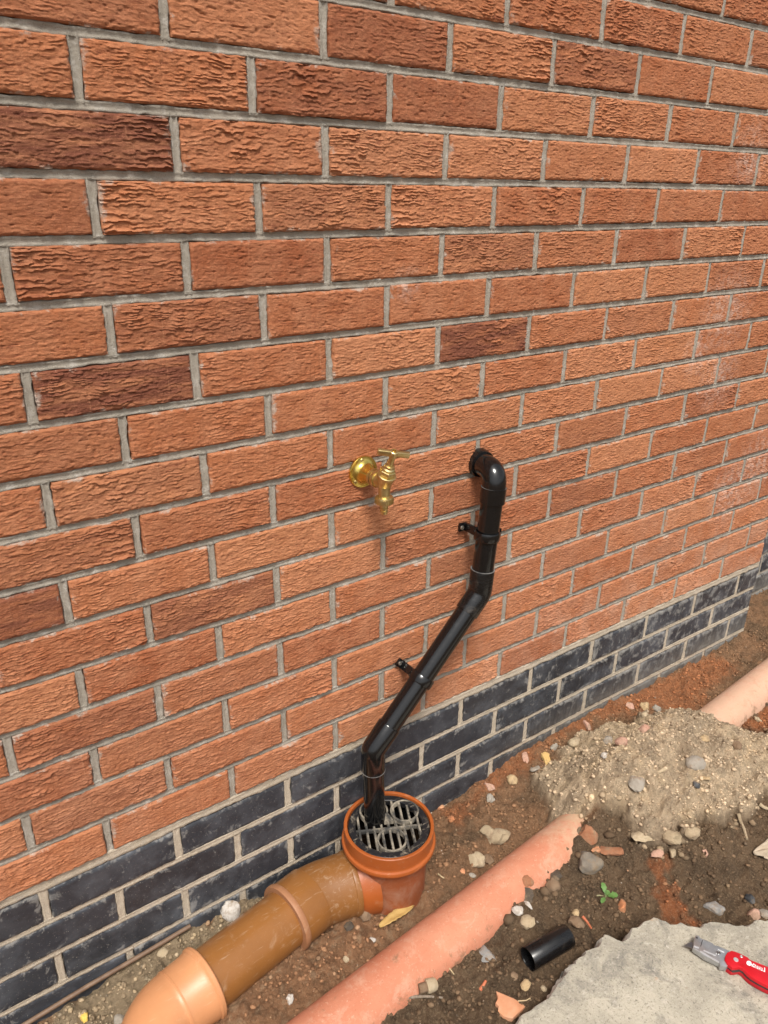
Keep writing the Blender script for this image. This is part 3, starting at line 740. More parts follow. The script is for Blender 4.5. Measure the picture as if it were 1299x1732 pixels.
# ------------------------------------------------------------------ broken concrete slab
def mat_slab():
    m = NM('weathered_concrete'); p = wpos(m)
    c = m.mix(m.ramp(m.noise(p, 9, 7, .68), [(.38, 0.0), (.60, 1.0)]), (.34, .31, .25), (.50, .455, .365))
    c = m.mix(m.ramp(m.noise(p, 12, 8, .72, .5), [(.50, 0.0), (.64, .8)]), c, (.185, .175, .155))
    c = m.mix(m.ramp(m.noise(p, 70, 8, .75), [(.54, 0.0), (.66, .75)]), c, (.58, .53, .45))
    c = m.mix(m.ramp(m.noise(p, 24, 5, .7), [(.66, 0.0), (.74, .5)]), c, (.48, .29, .18))
    c = m.mix(m.ramp(m.noise(p, 210, 6, .75), [(.34, .85), (.46, 0.0)]), c, (.15, .135, .11))
    c = m.mix(m.ramp(m.noise(p, 420, 4, .7), [(.62, 0.0), (.70, .7)]), c, (.62, .58, .50))
    return m.out(c, .94, m.bump(m.noise(p, 120, 9, .8), .9, .0045), spec=.2)
M_SLAB = mat_slab(); M_SLABB = mat_generic('fresh_broken_concrete', (.52, .49, .43), (.68, .65, .58), 70, .95, .9, .004, dust=((.42, .38, .31), .3, 40))
SZ = .058
ol = [atZ(px, py, SZ)[:2] for px, py in ((850, 1760), (876, 1722), (905, 1700), (930, 1682), (948, 1660), (962, 1622), (975, 1625), (990, 1606), (1014, 1600), (1022, 1578), (1036, 1582), (1052, 1588), (1066, 1572), (1082, 1562), (1105, 1549), (1125, 1556), (1150, 1556), (1175, 1562), (1200, 1558), (1232, 1562), (1262, 1566), (1282, 1556), (1310, 1555), (1400, 1590))]
ol = [np.array(p) for p in ol] + [np.array((1.0, -1.0)), np.array((.9, -1.5)), np.array((.1, -1.5)), np.array((-.15, -.9))]
fine = []
for i in range(len(ol)):
    a, b = ol[i], ol[(i + 1) % len(ol)]; n = max(2, int(np.linalg.norm(b - a) / .006)) if i < 24 else 12
    for k in range(n):
        p = a + (b - a) * k / n; e = (b - a) / np.linalg.norm(b - a); nn = np.array([e[1], -e[0]])
        fine.append(p + nn * (.0022 * vnoise(p[0] / .012, p[1] / .012, 71) + .0024 * np.round(2 * vnoise(p[0] / .008, p[1] / .008, 72)) / 2))
fine = np.array(fine); nf = len(fine); cenS = fine.mean(0)
area = 0.5 * np.sum(fine[:, 0] * np.roll(fine[:, 1], -1) - np.roll(fine[:, 0], -1) * fine[:, 1])
if area < 0: fine = fine[::-1]
tang = np.roll(fine, -2, 0) - np.roll(fine, 2, 0); tang /= np.linalg.norm(tang, axis=1)[:, None]; inn = np.stack([-tang[:, 1], tang[:, 0]], 1)
vs, fs, fm = [], [], []
rings = [(-.006, -.075), (-.010, -.052), (-.007, -.034), (-.005, -.018), (.000, -.0035), (.0022, 0)]
for r, (off, dz) in enumerate(rings):
    chip = 1 + 3.2 * sstep(.15, .35, vnoise(fine[:, 0] / .045, fine[:, 1] / .045, 75))
    o2 = off + (.005 * vnoise(fine[:, 0] / .009 + r * 3, fine[:, 1] / .009, 76 + r) if r < 4 else .0008 * vnoise(fine[:, 0] / .01, fine[:, 1] / .01, 80))
    if r >= 4: o2 = o2 * chip
    z = SZ + dz * (chip if r >= 3 else 1) + (.003 * vnoise(fine[:, 0] / .01, fine[:, 1] / .01 + r, 85) if r < 4 else 0)
    for k in range(nf): vs.append((fine[k, 0] + inn[k, 0] * o2[k], fine[k, 1] + inn[k, 1] * o2[k], float(np.asarray(z).reshape(-1)[k % np.size(z)])))
for r in range(len(rings) - 1):
    for k in range(nf):
        fs.append((r * nf + k, r * nf + (k + 1) % nf, (r + 1) * nf + (k + 1) % nf, (r + 1) * nf + k)); fm.append(1)
# the top closes in rings towards a point inside, so that its surface can roll a little
n0 = (len(rings) - 1) * nf; top0 = np.array(vs[n0:n0 + nf]); cp0 = np.array((.50, -1.02)); prev = n0
for t in (.02, .05, .09, .14, .20, .27, .35, .45, .56, .68, .80, .92):
    P2 = top0[:, :2] + (cp0 - top0[:, :2]) * t; b0 = len(vs)
    zz = SZ + .0022 * sstep(0, .06, t) * (fbm(P2[:, 0] / .09, P2[:, 1] / .09, 88, 3) - .0)
    for k in range(nf): vs.append((P2[k, 0], P2[k, 1], float(zz[k])))
    for k in range(nf): fs.append((prev + k, prev + (k + 1) % nf, b0 + (k + 1) % nf, b0 + k)); fm.append(0)
    prev = b0
vs.append((cp0[0], cp0[1], SZ))
for k in range(nf): fs.append((prev + k, prev + (k + 1) % nf, len(vs) - 1)); fm.append(0)
me = mesh('concrete_slab', vs, fs, 18); me.materials.append(M_SLAB); me.materials.append(M_SLABB)
for p_, k in zip(me.polygons, fm): p_.material_index = k
tagit(link('concrete_slab', me), 'broken-edged pale grey concrete slab with the red knife on it', 'concrete slab')

# ------------------------------------------------------------------ utility knife on the slab
M_RED = mat_generic('red_anodised_metal', (.62, .012, .022), (.66, .018, .03), 60, .34, .05, .0003, metal=.35)
M_REDD = mat_generic('red_anodised_shaded', (.50, .012, .022), (.55, .018, .03), 60, .4, .05, .0003, metal=.35)  # deeper red paints shade onto the lower half of the handle
M_STEEL = mat_generic('grey_cast_metal', (.40, .41, .42), (.52, .53, .54), 90, .38, .15, .0004, metal=.8)
M_BLADE = mat_generic('knife_blade_steel', (.25, .25, .25), (.35, .34, .33), 90, .3, .1, .0003, metal=1.0)
M_DARK = mat_generic('knife_dark_core', (.03, .028, .028), (.05, .045, .045), 90, .6)
M_WHITE = mat_generic('white_print', (.80, .78, .78), (.84, .82, .82), 200, .5, .02, .0002)
KT = SZ + .020
def kz(pts, z=KT): return [tuple(atZ(1120 + x / 7.257, 1540 + y / 7.257, z)[:2]) for x, y in pts]
top_e = kz([(768, 600), (775, 555), (800, 512), (855, 490), (905, 505), (960, 528), (1055, 575), (1075, 600), (1299, 690)])
bot_e = kz([(1299, 925), (1190, 868), (1095, 812), (1045, 770), (1000, 718), (955, 692), (905, 700), (862, 702), (800, 655)])
kdir = np.array(top_e[-1]) - np.array(top_e[-2]); kdir /= np.linalg.norm(kdir)
e1 = np.array(top_e[-1]) + kdir * .055; e2 = np.array(bot_e[0]) + kdir * .058; e3 = (e1 + e2) / 2 + kdir * .008
outl = top_e + [tuple(e1), tuple(e3), tuple(e2)] + bot_e
ar = sum(outl[i][0] * outl[(i + 1) % len(outl)][1] - outl[(i + 1) % len(outl)][0] * outl[i][1] for i in range(len(outl)))
if ar < 0: outl = outl[::-1]
oc = np.mean(outl, 0)
kn = empty('utility_knife', (oc[0], oc[1], SZ), 'red folding utility knife with grey blade holder lying on the concrete slab', 'knife')
hl = part('handle', extrude_poly(outl, KT - .0070, KT, .0012), M_RED, kn, 30)
part('handle_underside', extrude_poly(outl, SZ + .0006, SZ + .0075), M_REDD, kn, 30)
inner = [tuple(oc + (np.array(p) - oc) * np.array([.93, .93])) for p in outl]
part('core', extrude_poly(inner, SZ + .0072, KT - .0068), M_DARK, kn, None)
ridge = kz([(965, 672), (1005, 650), (1299, 770), (1299, 905), (1195, 850), (1105, 795), (1052, 752)], KT + .0008)
e4 = [tuple(np.array(p) + kdir * .05) for p in (ridge[2], ridge[3])]
rp = ridge[:2] + [ridge[2], e4[0], e4[1], ridge[3]] + ridge[4:]
ar = sum(rp[i][0] * rp[(i + 1) % len(rp)][1] - rp[(i + 1) % len(rp)][0] * rp[i][1] for i in range(len(rp)))
part('grip_panel', extrude_poly(rp if ar > 0 else rp[::-1], KT - .001, KT + .0008, .0004), M_RED, hl, 30)
hold = kz([(378, 455), (388, 400), (395, 345), (412, 298), (455, 312), (465, 335), (505, 350), (620, 400), (640, 425), (680, 430), (830, 495), (840, 640), (790, 690), (712, 675), (700, 640), (520, 555), (455, 505), (420, 485)], KT - .003)
ar = sum(hold[i][0] * hold[(i + 1) % len(hold)][1] - hold[(i + 1) % len(hold)][0] * hold[i][1] for i in range(len(hold)))
if ar < 0: hold = hold[::-1]
bh = part('blade_holder', extrude_poly(hold, SZ + .006, KT - .003, .0010), M_STEEL, kn, 30)
def flat(nm, pts, z0, z1, mat, par):
    q = kz(pts, z1); a = sum(q[i][0] * q[(i + 1) % len(q)][1] - q[(i + 1) % len(q)][0] * q[i][1] for i in range(len(q)))
    return part(nm, extrude_poly(q if a > 0 else q[::-1], z0, z1), mat, par, None)
M_LITE = mat_generic('bright_metal_edge', (.70, .70, .70), (.78, .78, .78), 90, .3, .05, .0003, metal=.7)
flat('raised_rib', [(385, 440), (392, 428), (455, 448), (450, 465)], KT - .004, KT - .0022, M_LITE, bh)
flat('raised_rib', [(462, 505), (470, 490), (700, 625), (695, 642)], KT - .004, KT - .0022, M_LITE, bh)
flat('raised_rib', [(505, 492), (512, 482), (660, 545), (656, 556)], KT - .004, KT - .0024, M_LITE, bh)
flat('raised_rib', [(468, 440), (478, 440), (500, 365), (490, 360)], KT - .004, KT - .0026, M_DARK, bh)
flat('raised_rib', [(660, 530), (668, 532), (690, 480), (760, 515), (762, 506), (686, 470)], KT - .004, KT - .0024, M_LITE, bh)
flat('blade', [(268, 432), (300, 412), (345, 385), (420, 400), (430, 470), (400, 475), (350, 455)], SZ + .0105, SZ + .0115, M_BLADE, kn)
flat('blade', [(440, 505), (520, 540), (700, 650), (690, 668), (480, 560)], SZ + .009, SZ + .0105, M_BLADE, kn)
def kdisc(nm, x, y, r, z, mat, par, h=.0012):
    w = atZ(1120 + x / 7.257, 1540 + y / 7.257, z); return part(nm, lathe((w[0], w[1], z - .001), (0, 0, 1), [(0, r), (.001 + h * .6, r), (.001 + h, r * .7), (.001 + h * .6, r * .35)], 20), mat, par)
kdisc('screw', 905, 605, .0042, KT, M_LITE, hl); kdisc('screw', 972, 566, .0026, KT, M_STEEL, hl); kdisc('screw', 692, 520, .0036, KT - .003, M_BLADE, bh); kdisc('screw', 425, 335, .0018, KT - .003, M_DARK, bh)
# white printed mark and small lettering on the handle
def print_bar(pts): return flat('printed_letter', pts, KT - .0004, KT + .00025, M_WHITE, hl)
cx_, cy_ = 1066, 648
print_bar([(cx_ + 33 * math.cos(a) * .91 - 22 * math.sin(a) * .41, cy_ + 33 * math.cos(a) * .45 + 27 * math.sin(a)) for a in [2 * PI * k / 14 for k in range(14)]])
def onbar(s, t): return (1098 + 172 * s + 0 * t, 662 + 78 * s + t)     # along the handle, across
for s0, s1, t0, t1 in ((.0, .07, -6, 22), (.10, .13, -22, 22), (.13, .20, -22, -10), (.13, .20, 10, 22), (.22, .25, -18, 22), (.25, .31, -18, -6), (.29, .32, -18, 22), (.36, .39, -18, 22), (.41, .44, -18, 22), (.46, .49, -18, 22), (.36, .49, -18, -8), (.53, .56, -18, 22), (.56, .62, 0, 10), (.60, .63, -18, 22), (.67, .70, -18, 22), (.70, .78, 10, 22), (.76, .79, -18, 22), (.82, .90, 10, 24), (.90, .96, -34, 24)):
    print_bar([onbar(s0, t0), onbar(s1, t0), onbar(s1, t1), onbar(s0, t1)])

# ------------------------------------------------------------------ stones and litter
def stone_geo(size, seed, sub=3, ang=.35):
    """knocked-about stone of size (sx,sy,sz), flat facets by clipping planes"""
    rs = random.Random(seed); bm = bmesh.new(); bmesh.ops.create_icosphere(bm, subdivisions=sub, radius=1)
    pl = []
    for i in range(int(4 + ang * 14)):
        n = Vector((rs.gauss(0, 1), rs.gauss(0, 1), rs.gauss(0, 1))).normalized(); pl.append((n, rs.uniform(1 - ang, 1.0)))
    for v in bm.verts:
        d = v.co.normalized(); r = 1.0
        for n, k in pl:
            q = d.dot(n)
            if q > 1e-4: r = min(r, k / q)
        p = d * r
        nz = float(vnoise(np.array([p.x * 2.3 + seed]), np.array([p.y * 2.3 + p.z * 1.7]), seed)[0]) * .13 + float(vnoise(np.array([p.x * 7 + seed]), np.array([p.y * 7 + p.z * 6]), seed + 1)[0]) * .06
        p = p * (1 + nz); v.co = Vector((p.x * size[0], p.y * size[1], p.z * size[2]))
    bm.verts.index_update(); r = ([v.co.copy() for v in bm.verts], [tuple(v.index for v in f.verts) for f in bm.faces]); bm.free(); return r
SM = {}
def smat(key):
    if key in SM: return SM[key]
    t = {'cream': ((.38, .29, .18), (.47, .38, .26)), 'buff': ((.40, .28, .15), (.50, .36, .20)), 'yellow': ((.56, .35, .12), (.64, .44, .18)), 'grey': ((.27, .235, .19), (.36, .32, .27)),
         'slate': ((.20, .20, .20), (.32, .30, .27)), 'pink': ((.42, .23, .16), (.52, .32, .24)), 'orange': ((.46, .17, .07), (.55, .25, .12)), 'dark': ((.055, .042, .032), (.10, .075, .052)),
         'brown': ((.17, .105, .06), (.24, .16, .10)), 'white': ((.46, .42, .37), (.58, .54, .49)), 'black': ((.02, .02, .022), (.10, .105, .11)), 'terra': ((.55, .23, .11), (.62, .30, .16)), 'mortar': ((.31, .235, .145), (.41, .32, .21)), 'greyclod': ((.15, .125, .10), (.22, .19, .15)), 'redclod': ((.28, .115, .055), (.36, .17, .09))}[key]
    SM[key] = mat_generic(key + '_stone', t[0], t[1], 45, .93, .8, .003, dust=((.24, .165, .10), .4, 45)); return SM[key]
def stone(name, cat, label, px, py, size, key, seed, ang=.35, sink=.3, rz=None, group=None, sub=3, lift=0.0):
    w = hit(px, py); rs = random.Random(seed * 13 + 1)
    z = ghz(w[0], w[1]) + size[2] * (1 - 2 * sink) * .9 + lift
    g = stone_geo(size, seed, sub, ang); me = mesh(name, *g, 35); o = link(name, me, smat(key)); o.location = (w[0], w[1], z)
    o.rotation_euler = (rs.uniform(-.25, .25), rs.uniform(-.25, .25), rs.uniform(0, 6.3) if rz is None else rz)
    return tagit(o, label, cat, group)
G1 = 'loose stones on the dug ground'
mm = .001
for a in (
  ('stone', 'stone', 'angular yellow sandstone flake by the left edge of the sand pile', 925, 1286, (26, 18, 8), 'yellow', 1, .55),
  ('stone', 'stone', 'smooth rounded grey pebble half sunk on top of the sand pile', 1176, 1294, (22, 17, 13), 'grey', 2, .08),
  ('stone', 'stone', 'pale squared stone at the top left of the sand pile', 972, 1258, (17, 14, 11), 'cream', 3, .35),
  ('stone', 'stone', 'small yellow pebble above the big round grey pebble', 1191, 1252, (12, 9, 8), 'buff', 4, .2),
  ('stone', 'stone', 'pinkish broken stone on the upper rim of the sand pile', 1090, 1237, (17, 13, 10), 'pink', 5, .4),
  ('stone', 'stone', 'leftmost of three stones in a row near the wall above the pile', 1064, 1197, (16, 12, 9), 'pink', 6, .35),
  ('stone', 'stone', 'middle yellowish stone of the row near the wall above the pile', 1090, 1196, (14, 11, 9), 'buff', 7, .25),
  ('stone', 'stone', 'rightmost round stone of the row near the wall above the pile', 1111, 1200, (10, 9, 8), 'grey', 8, .2),
  ('stone', 'stone', 'small cream stone just below the three-stone row', 1091, 1210, (9, 7, 6), 'cream', 9, .3),
  ('stone', 'stone', 'brownish rounded stone at the pile edge right of the pale squared stone', 1051, 1256, (12, 12, 10), 'pink', 10, .25),
  ('stone', 'stone', 'grey stone nestled in the upper left rim of the pile', 1027, 1253, (12, 10, 9), 'grey', 11, .3),
  ('stone', 'stone', 'tiny white oval pebble on the left of the sand pile', 1022, 1279, (8, 6, 5), 'white', 12, .1),
  ('stone', 'stone', 'large pale flat stone bedded in the sand right of the clay pipe end', 1076, 1326, (22, 16, 8), 'grey', 13, .35),
  ('stone', 'stone', 'small cream triangular chip below the big round pebble', 1196, 1318, (11, 8, 4), 'buff', 14, .6),
  ('stone', 'stone', 'black charred lump on the sand pile', 1178, 1331, (10, 8, 6), 'black', 15, .5),
  ('stone', 'stone', 'flat cream sliver left of the big round pebble', 1116, 1306, (15, 6, 4), 'cream', 16, .5),
  ('stone', 'stone', 'knobbly brown double lump near the right of the pile', 1246, 1262, (10, 15, 8), 'brown', 17, .2),
  ('mortar_lump', 'mortar lump', 'larger of two joined pale mortar lumps between gully and clay pipe', 842, 1416, (19, 24, 15), 'mortar', 20, .3),
  ('mortar_lump', 'mortar lump', 'smaller pale mortar lump touching the larger one', 824, 1408, (12, 18, 11), 'mortar', 21, .3),
  ('mortar_lump', 'mortar lump', 'lobed pale mortar lump close to the clay pipe', 805, 1455, (17, 17, 9), 'cream', 22, .45),
  ('stone', 'stone', 'small brown lump right of the lobed mortar lump', 825, 1455, (11, 12, 8), 'brown', 23, .3),
  ('stone', 'stone', 'orange brick chip beside the gully rim', 745, 1366, (12, 8, 6), 'terra', 24, .5),
  ('stone', 'stone', 'small dull orange chip below the chip by the gully rim', 764, 1384, (8, 8, 5), 'orange', 25, .4),
  ('stone', 'stone', 'tiny orange triangular chip near the clay pipe', 781, 1474, (7, 6, 4), 'terra', 26, .6),
  ('stone', 'stone', 'pale grey stone near the wall right of the gully', 829, 1352, (12, 9, 6), 'grey', 27, .4),
  ('stone', 'stone', 'pinkish grey stone with white side near the wall', 827, 1331, (14, 10, 7), 'pink', 28, .45),
  ('stone', 'stone', 'buff rounded stone on red sand near the wall', 866, 1320, (13, 11, 9), 'buff', 29, .25),
  ('stone', 'stone', 'long pale pink stone against the wall by the yellow flake', 889, 1281, (16, 8, 6), 'pink', 30, .4),
  ('stone', 'stone', 'greyish stone just below the yellow sandstone flake', 905, 1302, (12, 9, 6), 'grey', 31, .4),
  ('stone', 'stone', 'small grey stone left of the pale squared stone', 939, 1264, (10, 11, 8), 'grey', 32, .4),
  ('stone', 'stone', 'pale stony piece with white tip above the pile edge', 993, 1228, (18, 8, 6), 'pink', 33, .4),
  ('stone', 'stone', 'white quartz stone between brown drain pipe and wall', 390, 1545, (16, 17, 20), 'white', 34, .35),
  ('brick_lump', 'brick lump', 'crumbly orange brick lump at the buried end of the clay pipe', 995, 1414, (19, 19, 17), 'redclod', 35, .4),
  ('brick_lump', 'brick lump', 'small bright orange brick piece between two larger lumps', 1007, 1440, (8, 12, 8), 'terra', 36, .5),
  ('soil_lump', 'soil lump', 'grey-brown soil lump beside the orange brick lump', 995, 1460, (25, 20, 17), 'greyclod', 37, .3),
  ('brick_lump', 'brick lump', 'flat reddish crumbly lump right of the small orange piece', 1033, 1440, (20, 22, 9), 'redclod', 38, .5),
  ('stone', 'stone', 'brown round stone in dark soil right of the clay pipe', 935, 1500, (13, 13, 11), 'brown', 39, .2),
  ('soil_lump', 'soil lump', 'dark soil lump above the brown round stone', 937, 1482, (16, 12, 9), 'dark', 40, .3),
  ('soil_lump', 'soil lump', 'orange-brown lump pressed against the clay pipe side', 889, 1492, (13, 12, 11), 'redclod', 41, .3),
  ('soil_lump', 'soil lump', 'dark crumbly lump on the clay pipe below the orange-brown one', 884, 1516, (17, 17, 13), 'dark', 42, .35),
  ('stone', 'stone', 'pale oval stone above the black pipe offcut', 892, 1562, (14, 13, 9), 'cream', 43, .3),
  ('stone', 'stone', 'small pale stone touching the clay pipe edge', 876, 1539, (11, 9, 7), 'white', 44, .3),
  ('stone', 'stone', 'little white slanted sliver above the pale oval stone', 893, 1530, (4, 11, 4), 'white', 45, .4),
  ('stone', 'stone', 'flat grey slate-like stone left of the black pipe offcut', 822, 1616, (21, 18, 5), 'slate', 46, .5),
  ('stone', 'stone', 'small buff stone between slate stone and terracotta shard', 889, 1667, (8, 9, 5), 'buff', 47, .4),
  ('stone', 'stone', 'small brownish stone just below the grey slate-like stone', 870, 1652, (7, 7, 5), 'brown', 48, .3),
  ('stone', 'stone', 'tiny cream stone near the slab left corner', 919, 1673, (5, 5, 4), 'cream', 49, .3),
  ('stone', 'stone', 'brown stone right above the black pipe offcut end', 974, 1562, (13, 13, 9), 'brown', 50, .3),
  ('stone', 'stone', 'smooth pale brown pebble left of the soil hollow', 973, 1546, (8, 6, 5), 'buff', 51, .1),
  ('stone', 'stone', 'squarish rusty stone right of the green seedling', 1053, 1534, (12, 10, 8), 'orange', 52, .45),
  ('stone', 'stone', 'blue-grey and black stone by the far slab edge', 1207, 1536, (16, 19, 12), 'slate', 53, .45),
  ('stone', 'stone', 'reddish brown stone at the slab edge near right border', 1272, 1549, (14, 12, 11), 'pink', 54, .4),
  ('stone', 'stone', 'small grey-pink stone at the right border beside the reddish one', 1293, 1548, (10, 10, 9), 'grey', 55, .4),
  ('stone', 'stone', 'dark stone near the right border above the slab', 1268, 1522, (10, 9, 7), 'black', 56, .4),
  ('stone', 'stone', 'pinkish flat chip at the foot of the sand pile', 1113, 1445, (14, 9, 5), 'pink', 57, .5),
  ('stone', 'stone', 'pale pointed stone right of the pinkish flat chip', 1137, 1445, (8, 13, 7), 'mortar', 58, .4),
  ('stone', 'stone', 'large flat cream stone in the lower edge of the sand pile', 1085, 1418, (20, 14, 8), 'cream', 59, .4),
  ('stone', 'stone', 'rounded sandy lump at the lower edge of the sand pile', 1135, 1420, (18, 16, 12), 'mortar', 60, .25),
  ('stone', 'stone', 'sandy lump right of the lowest part of the pile', 1170, 1410, (15, 13, 9), 'mortar', 61, .3),
  ('stone', 'stone', 'white painted chip on brown soil left of the clay pipe', 489, 1690, (9, 7, 5), 'white', 62, .4),
  ('stone', 'stone', 'cream square chip above the clay pipe lower end', 586, 1624, (7, 6, 4), 'cream', 63, .45),
  ('stone', 'stone', 'white elongated chip near the long yellow leaf', 630, 1590, (4, 9, 3), 'white', 64, .4),
  ('stone', 'stone', 'small dark stone below the brown drain socket', 590, 1570, (10, 9, 6), 'dark', 65, .3),
  ('soil_lump', 'soil lump', 'dark lump of soil wedged under the gully outlet', 620, 1542, (17, 14, 11), 'brown', 66, .35),
  ('stone', 'stone', 'small pale stone by the clay pipe mid-length', 797, 1481, (9, 5, 3), 'grey', 67, .3),
  ('stone', 'stone', 'pale yellow stone beside the far clay pipe', 1281, 1218, (10, 8, 6), 'cream', 68, .4),
  ('stone', 'stone', 'round cream pebble in the gravel strip beside the pale bend', 275, 1612, (9, 8, 6), 'cream', 69, .2),
  ('stone', 'stone', 'round greyish pebble lowest in the left gravel strip', 203, 1727, (9, 8, 6), 'grey', 70, .2),
):
    sx, sy, sz = a[5]
    stone(a[0], a[1], a[2], a[3], a[4], (sx * mm * 1.22, sy * mm * 1.22, sz * mm * 1.2), a[6], a[7], min(.6, a[8] + .10), .42, None, G1)

# terracotta shard: a curved piece of broken clay pipe
M_SHARD = mat_generic('terracotta_shard_clay', (.56, .25, .13), (.64, .32, .18), 50, .85, .5, .0015, dust=((.55, .36, .24), .3, 30))
shp = [atZ(px, py, .012)[:2] for px, py in ((839, 1678), (853, 1683), (870, 1690), (889, 1702), (878, 1716), (866, 1728), (851, 1722), (842, 1712), (843, 1703), (838, 1698), (842, 1690))]
shp = np.array(shp)
if sum(shp[i][0] * shp[(i + 1) % len(shp)][1] - shp[(i + 1) % len(shp)][0] * shp[i][1] for i in range(len(shp))) < 0: shp = shp[::-1]
g = extrude_poly(shp.tolist(), .0, .009, .001)
sc_ = shp.mean(0)
zb_ = ghz(*sc_) + .006
vs = [Vector((v.x, v.y, v.z + zb_ - 9 * ((v.x - sc_[0]) ** 2) - .10 * (v.y - sc_[1]) + .0015 * float(vnoise(np.array([v.x * 200]), np.array([v.y * 200]), 3)[0]))) for v in g[0]]
o = part('terracotta_shard', (vs, g[1]), M_SHARD, None, 30); tagit(o, 'curved orange terracotta shard leaning beside the slab corner', 'pottery shard')

# dead yellow leaf
M_LEAF = mat_generic('dead_leaf', (.36, .22, .065), (.46, .30, .10), 60, .7, .3, .001)
p0 = Vector(hit(642, 1572)); p1 = Vector(hit(700, 1537)); ax = (p1 - p0); LL = ax.length; ax.normalize(); sdv = Vector((-ax.y, ax.x, 0)).normalized()
vs, fs = [], []
n = 14
for i in range(n + 1):
    t = i / n; w = .0105 * math.sin(PI * min(1, t * .92 + .06)) ** .7 * (1 + .10 * math.sin(t * 40))
    c = p0 + ax * (LL * t); c.z = p0.z + (p1.z - p0.z) * t + .006 + .005 * math.sin(t * 3)
    for s in (-1, -.5, 0, .5, 1): vs.append(c + sdv * (w * s) + Vector((0, 0, .003 * abs(s) + .001 * math.sin(t * 9 + s * 2))))
for i in range(n):
    for k in range(4): fs.append((i * 5 + k, i * 5 + k + 1, (i + 1) * 5 + k + 1, (i + 1) * 5 + k))
o = part('dead_leaf', (vs, fs), M_LEAF, None, 180); sm = o.modifiers.new('thickness', 'SOLIDIFY'); sm.thickness = .0006
tagit(o, 'long yellow-brown dead leaf lying in front of the gully', 'leaf')

# seedling
M_GREEN = mat_generic('seedling_leaf', (.075, .16, .035), (.12, .23, .06), 120, .6, .3, .0006)
M_STEM = mat_generic('seedling_stem', (.22, .20, .10), (.28, .26, .14), 120, .7)
w = hit(1024, 1518); sb = Vector((w[0], w[1], w[2] + .002))
sg = empty('seedling', sb, 'tiny green weed seedling with lobed leaves in the dark soil', 'plant')
def leaf_geo(root, tip, wid, lob, up):
    d = tip - root; L = d.length; d.normalize(); s = Vector((-d.y, d.x, 0)).normalized(); vs, fs = [], []; n = 12
    for i in range(n + 1):
        t = i / n
        w = wid * (.12 + .88 * math.sin(PI * min(1, max(0, (t - .22) / .80))) ** .8 if t > .22 else .12) * (1 + lob * math.sin(t * 24))
        c = root + d * (L * t) + Vector((0, 0, up * math.sin(PI * t * .8)))
        for q in (-1, -.4, 0, .4, 1): vs.append(c + s * w * q + Vector((0, 0, .12 * w * abs(q))))
    for i in range(n):
        for k in range(4): fs.append((i * 5 + k, i * 5 + k + 1, (i + 1) * 5 + k + 1, (i + 1) * 5 + k))
    return vs, fs
for (tx, ty), wd, zz in (((1019, 1494), .0055, .008), ((1045, 1516), .0075, .007), ((1017, 1529), .0045, .003), ((1008, 1517), .0018, .003), ((1030, 1508), .0050, .009)):
    tp = Vector(atZ(tx, ty, sb.z + zz)); o = part('leaf', leaf_geo(sb, tp, wd, .22, .004), M_GREEN if wd > .002 else M_STEM, sg, 180)
part('stem', sweep([sb - Vector((0, 0, .006)), sb + Vector((.001, 0, .003))], [.0012, .0010], 8), M_STEM, sg)

# twig, stub of root, slivers, dried grass, rag
M_TWIG = mat_generic('grey_twig', (.16, .12, .085), (.26, .21, .16), 200, .9, .6, .001)
M_STRAW = mat_generic('dry_straw', (.42, .31, .17), (.52, .41, .25), 200, .8)
M_REDSL = mat_generic('red_plastic_sliver', (.40, .10, .04), (.48, .15, .07), 100, .7)
def rod(name, cat, label, pts, r, mat, lift=.003, group=None):
    P = [Vector(hit(*p)) + Vector((0, 0, lift)) for p in pts]; n = len(P)
    o = part(name, sweep(P, [r * (1 - .35 * i / max(1, n - 1)) for i in range(n)], 8), mat); return tagit(o, label, cat, group)
rod('twig', 'twig', 'thin grey twig poking out from under the clay pipe', [(690, 1690), (708, 1688), (726, 1688), (748, 1690)], .0030, M_TWIG, .004)
rod('sliver', 'sliver', 'red-orange sliver lying left of the soil hollow', [(985, 1552), (992, 1560), (1000, 1572)], .0030, M_REDSL)
rod('sliver', 'sliver', 'small red sliver in the soil left of the terracotta shard', [(812, 1675), (818, 1666), (822, 1659)], .0035, M_REDSL, .001)
rod('straw', 'straw', 'pale straw on dark soil right of the clay pipe', [(755, 1634), (761, 1641), (768, 1650)], .0016, M_STRAW)
rod('straw', 'straw', 'pale curled straw between offcut and slab corner', [(876, 1695), (890, 1694), (900, 1688)], .0012, M_STRAW)
rod('straw', 'straw', 'short pale straw between gully and clay pipe', [(741, 1480), (746, 1484), (751, 1487)], .0018, M_STRAW)
rod('straw', 'straw', 'thin straw below the brown drain socket', [(520, 1598), (530, 1588), (540, 1577)], .0010, M_STRAW)
rod('bone', 'bone', 'cream bone-like stick at the right border', [(1284, 1363), (1292, 1369), (1310, 1374)], .0048, smat('cream'), .005)
o = rod('root_stub', 'root', 'pale hooked root in the soil below the sand pile', [(1188, 1442), (1193, 1440), (1196, 1446), (1192, 1452)], .0032, smat('pink'), .003)
rod('root_stub', 'root', 'dry pale root hanging from the right end of the pile', [(1248, 1378), (1252, 1392), (1258, 1405), (1263, 1422)], .0042, smat('mortar'), .004)
w = hit(722, 1672)
wb = empty('wood_stub', (w[0], w[1], w[2]), 'cream and brown stub poking out beside the clay pipe', 'wood')
s0 = Vector(hit(708, 1678)) + Vector((0, 0, .008)); s1 = Vector(hit(724, 1673)) + Vector((0, 0, .008)); s2 = Vector(hit(733, 1670)) + Vector((0, 0, .008))
part('core', sweep([s0, s1], .0085, 12), smat('brown'), wb); part('sleeve', sweep([s1 - (s1 - s0) * .2, s1, s2], [.0120, .0125, .0115], 14), smat('cream'), wb)
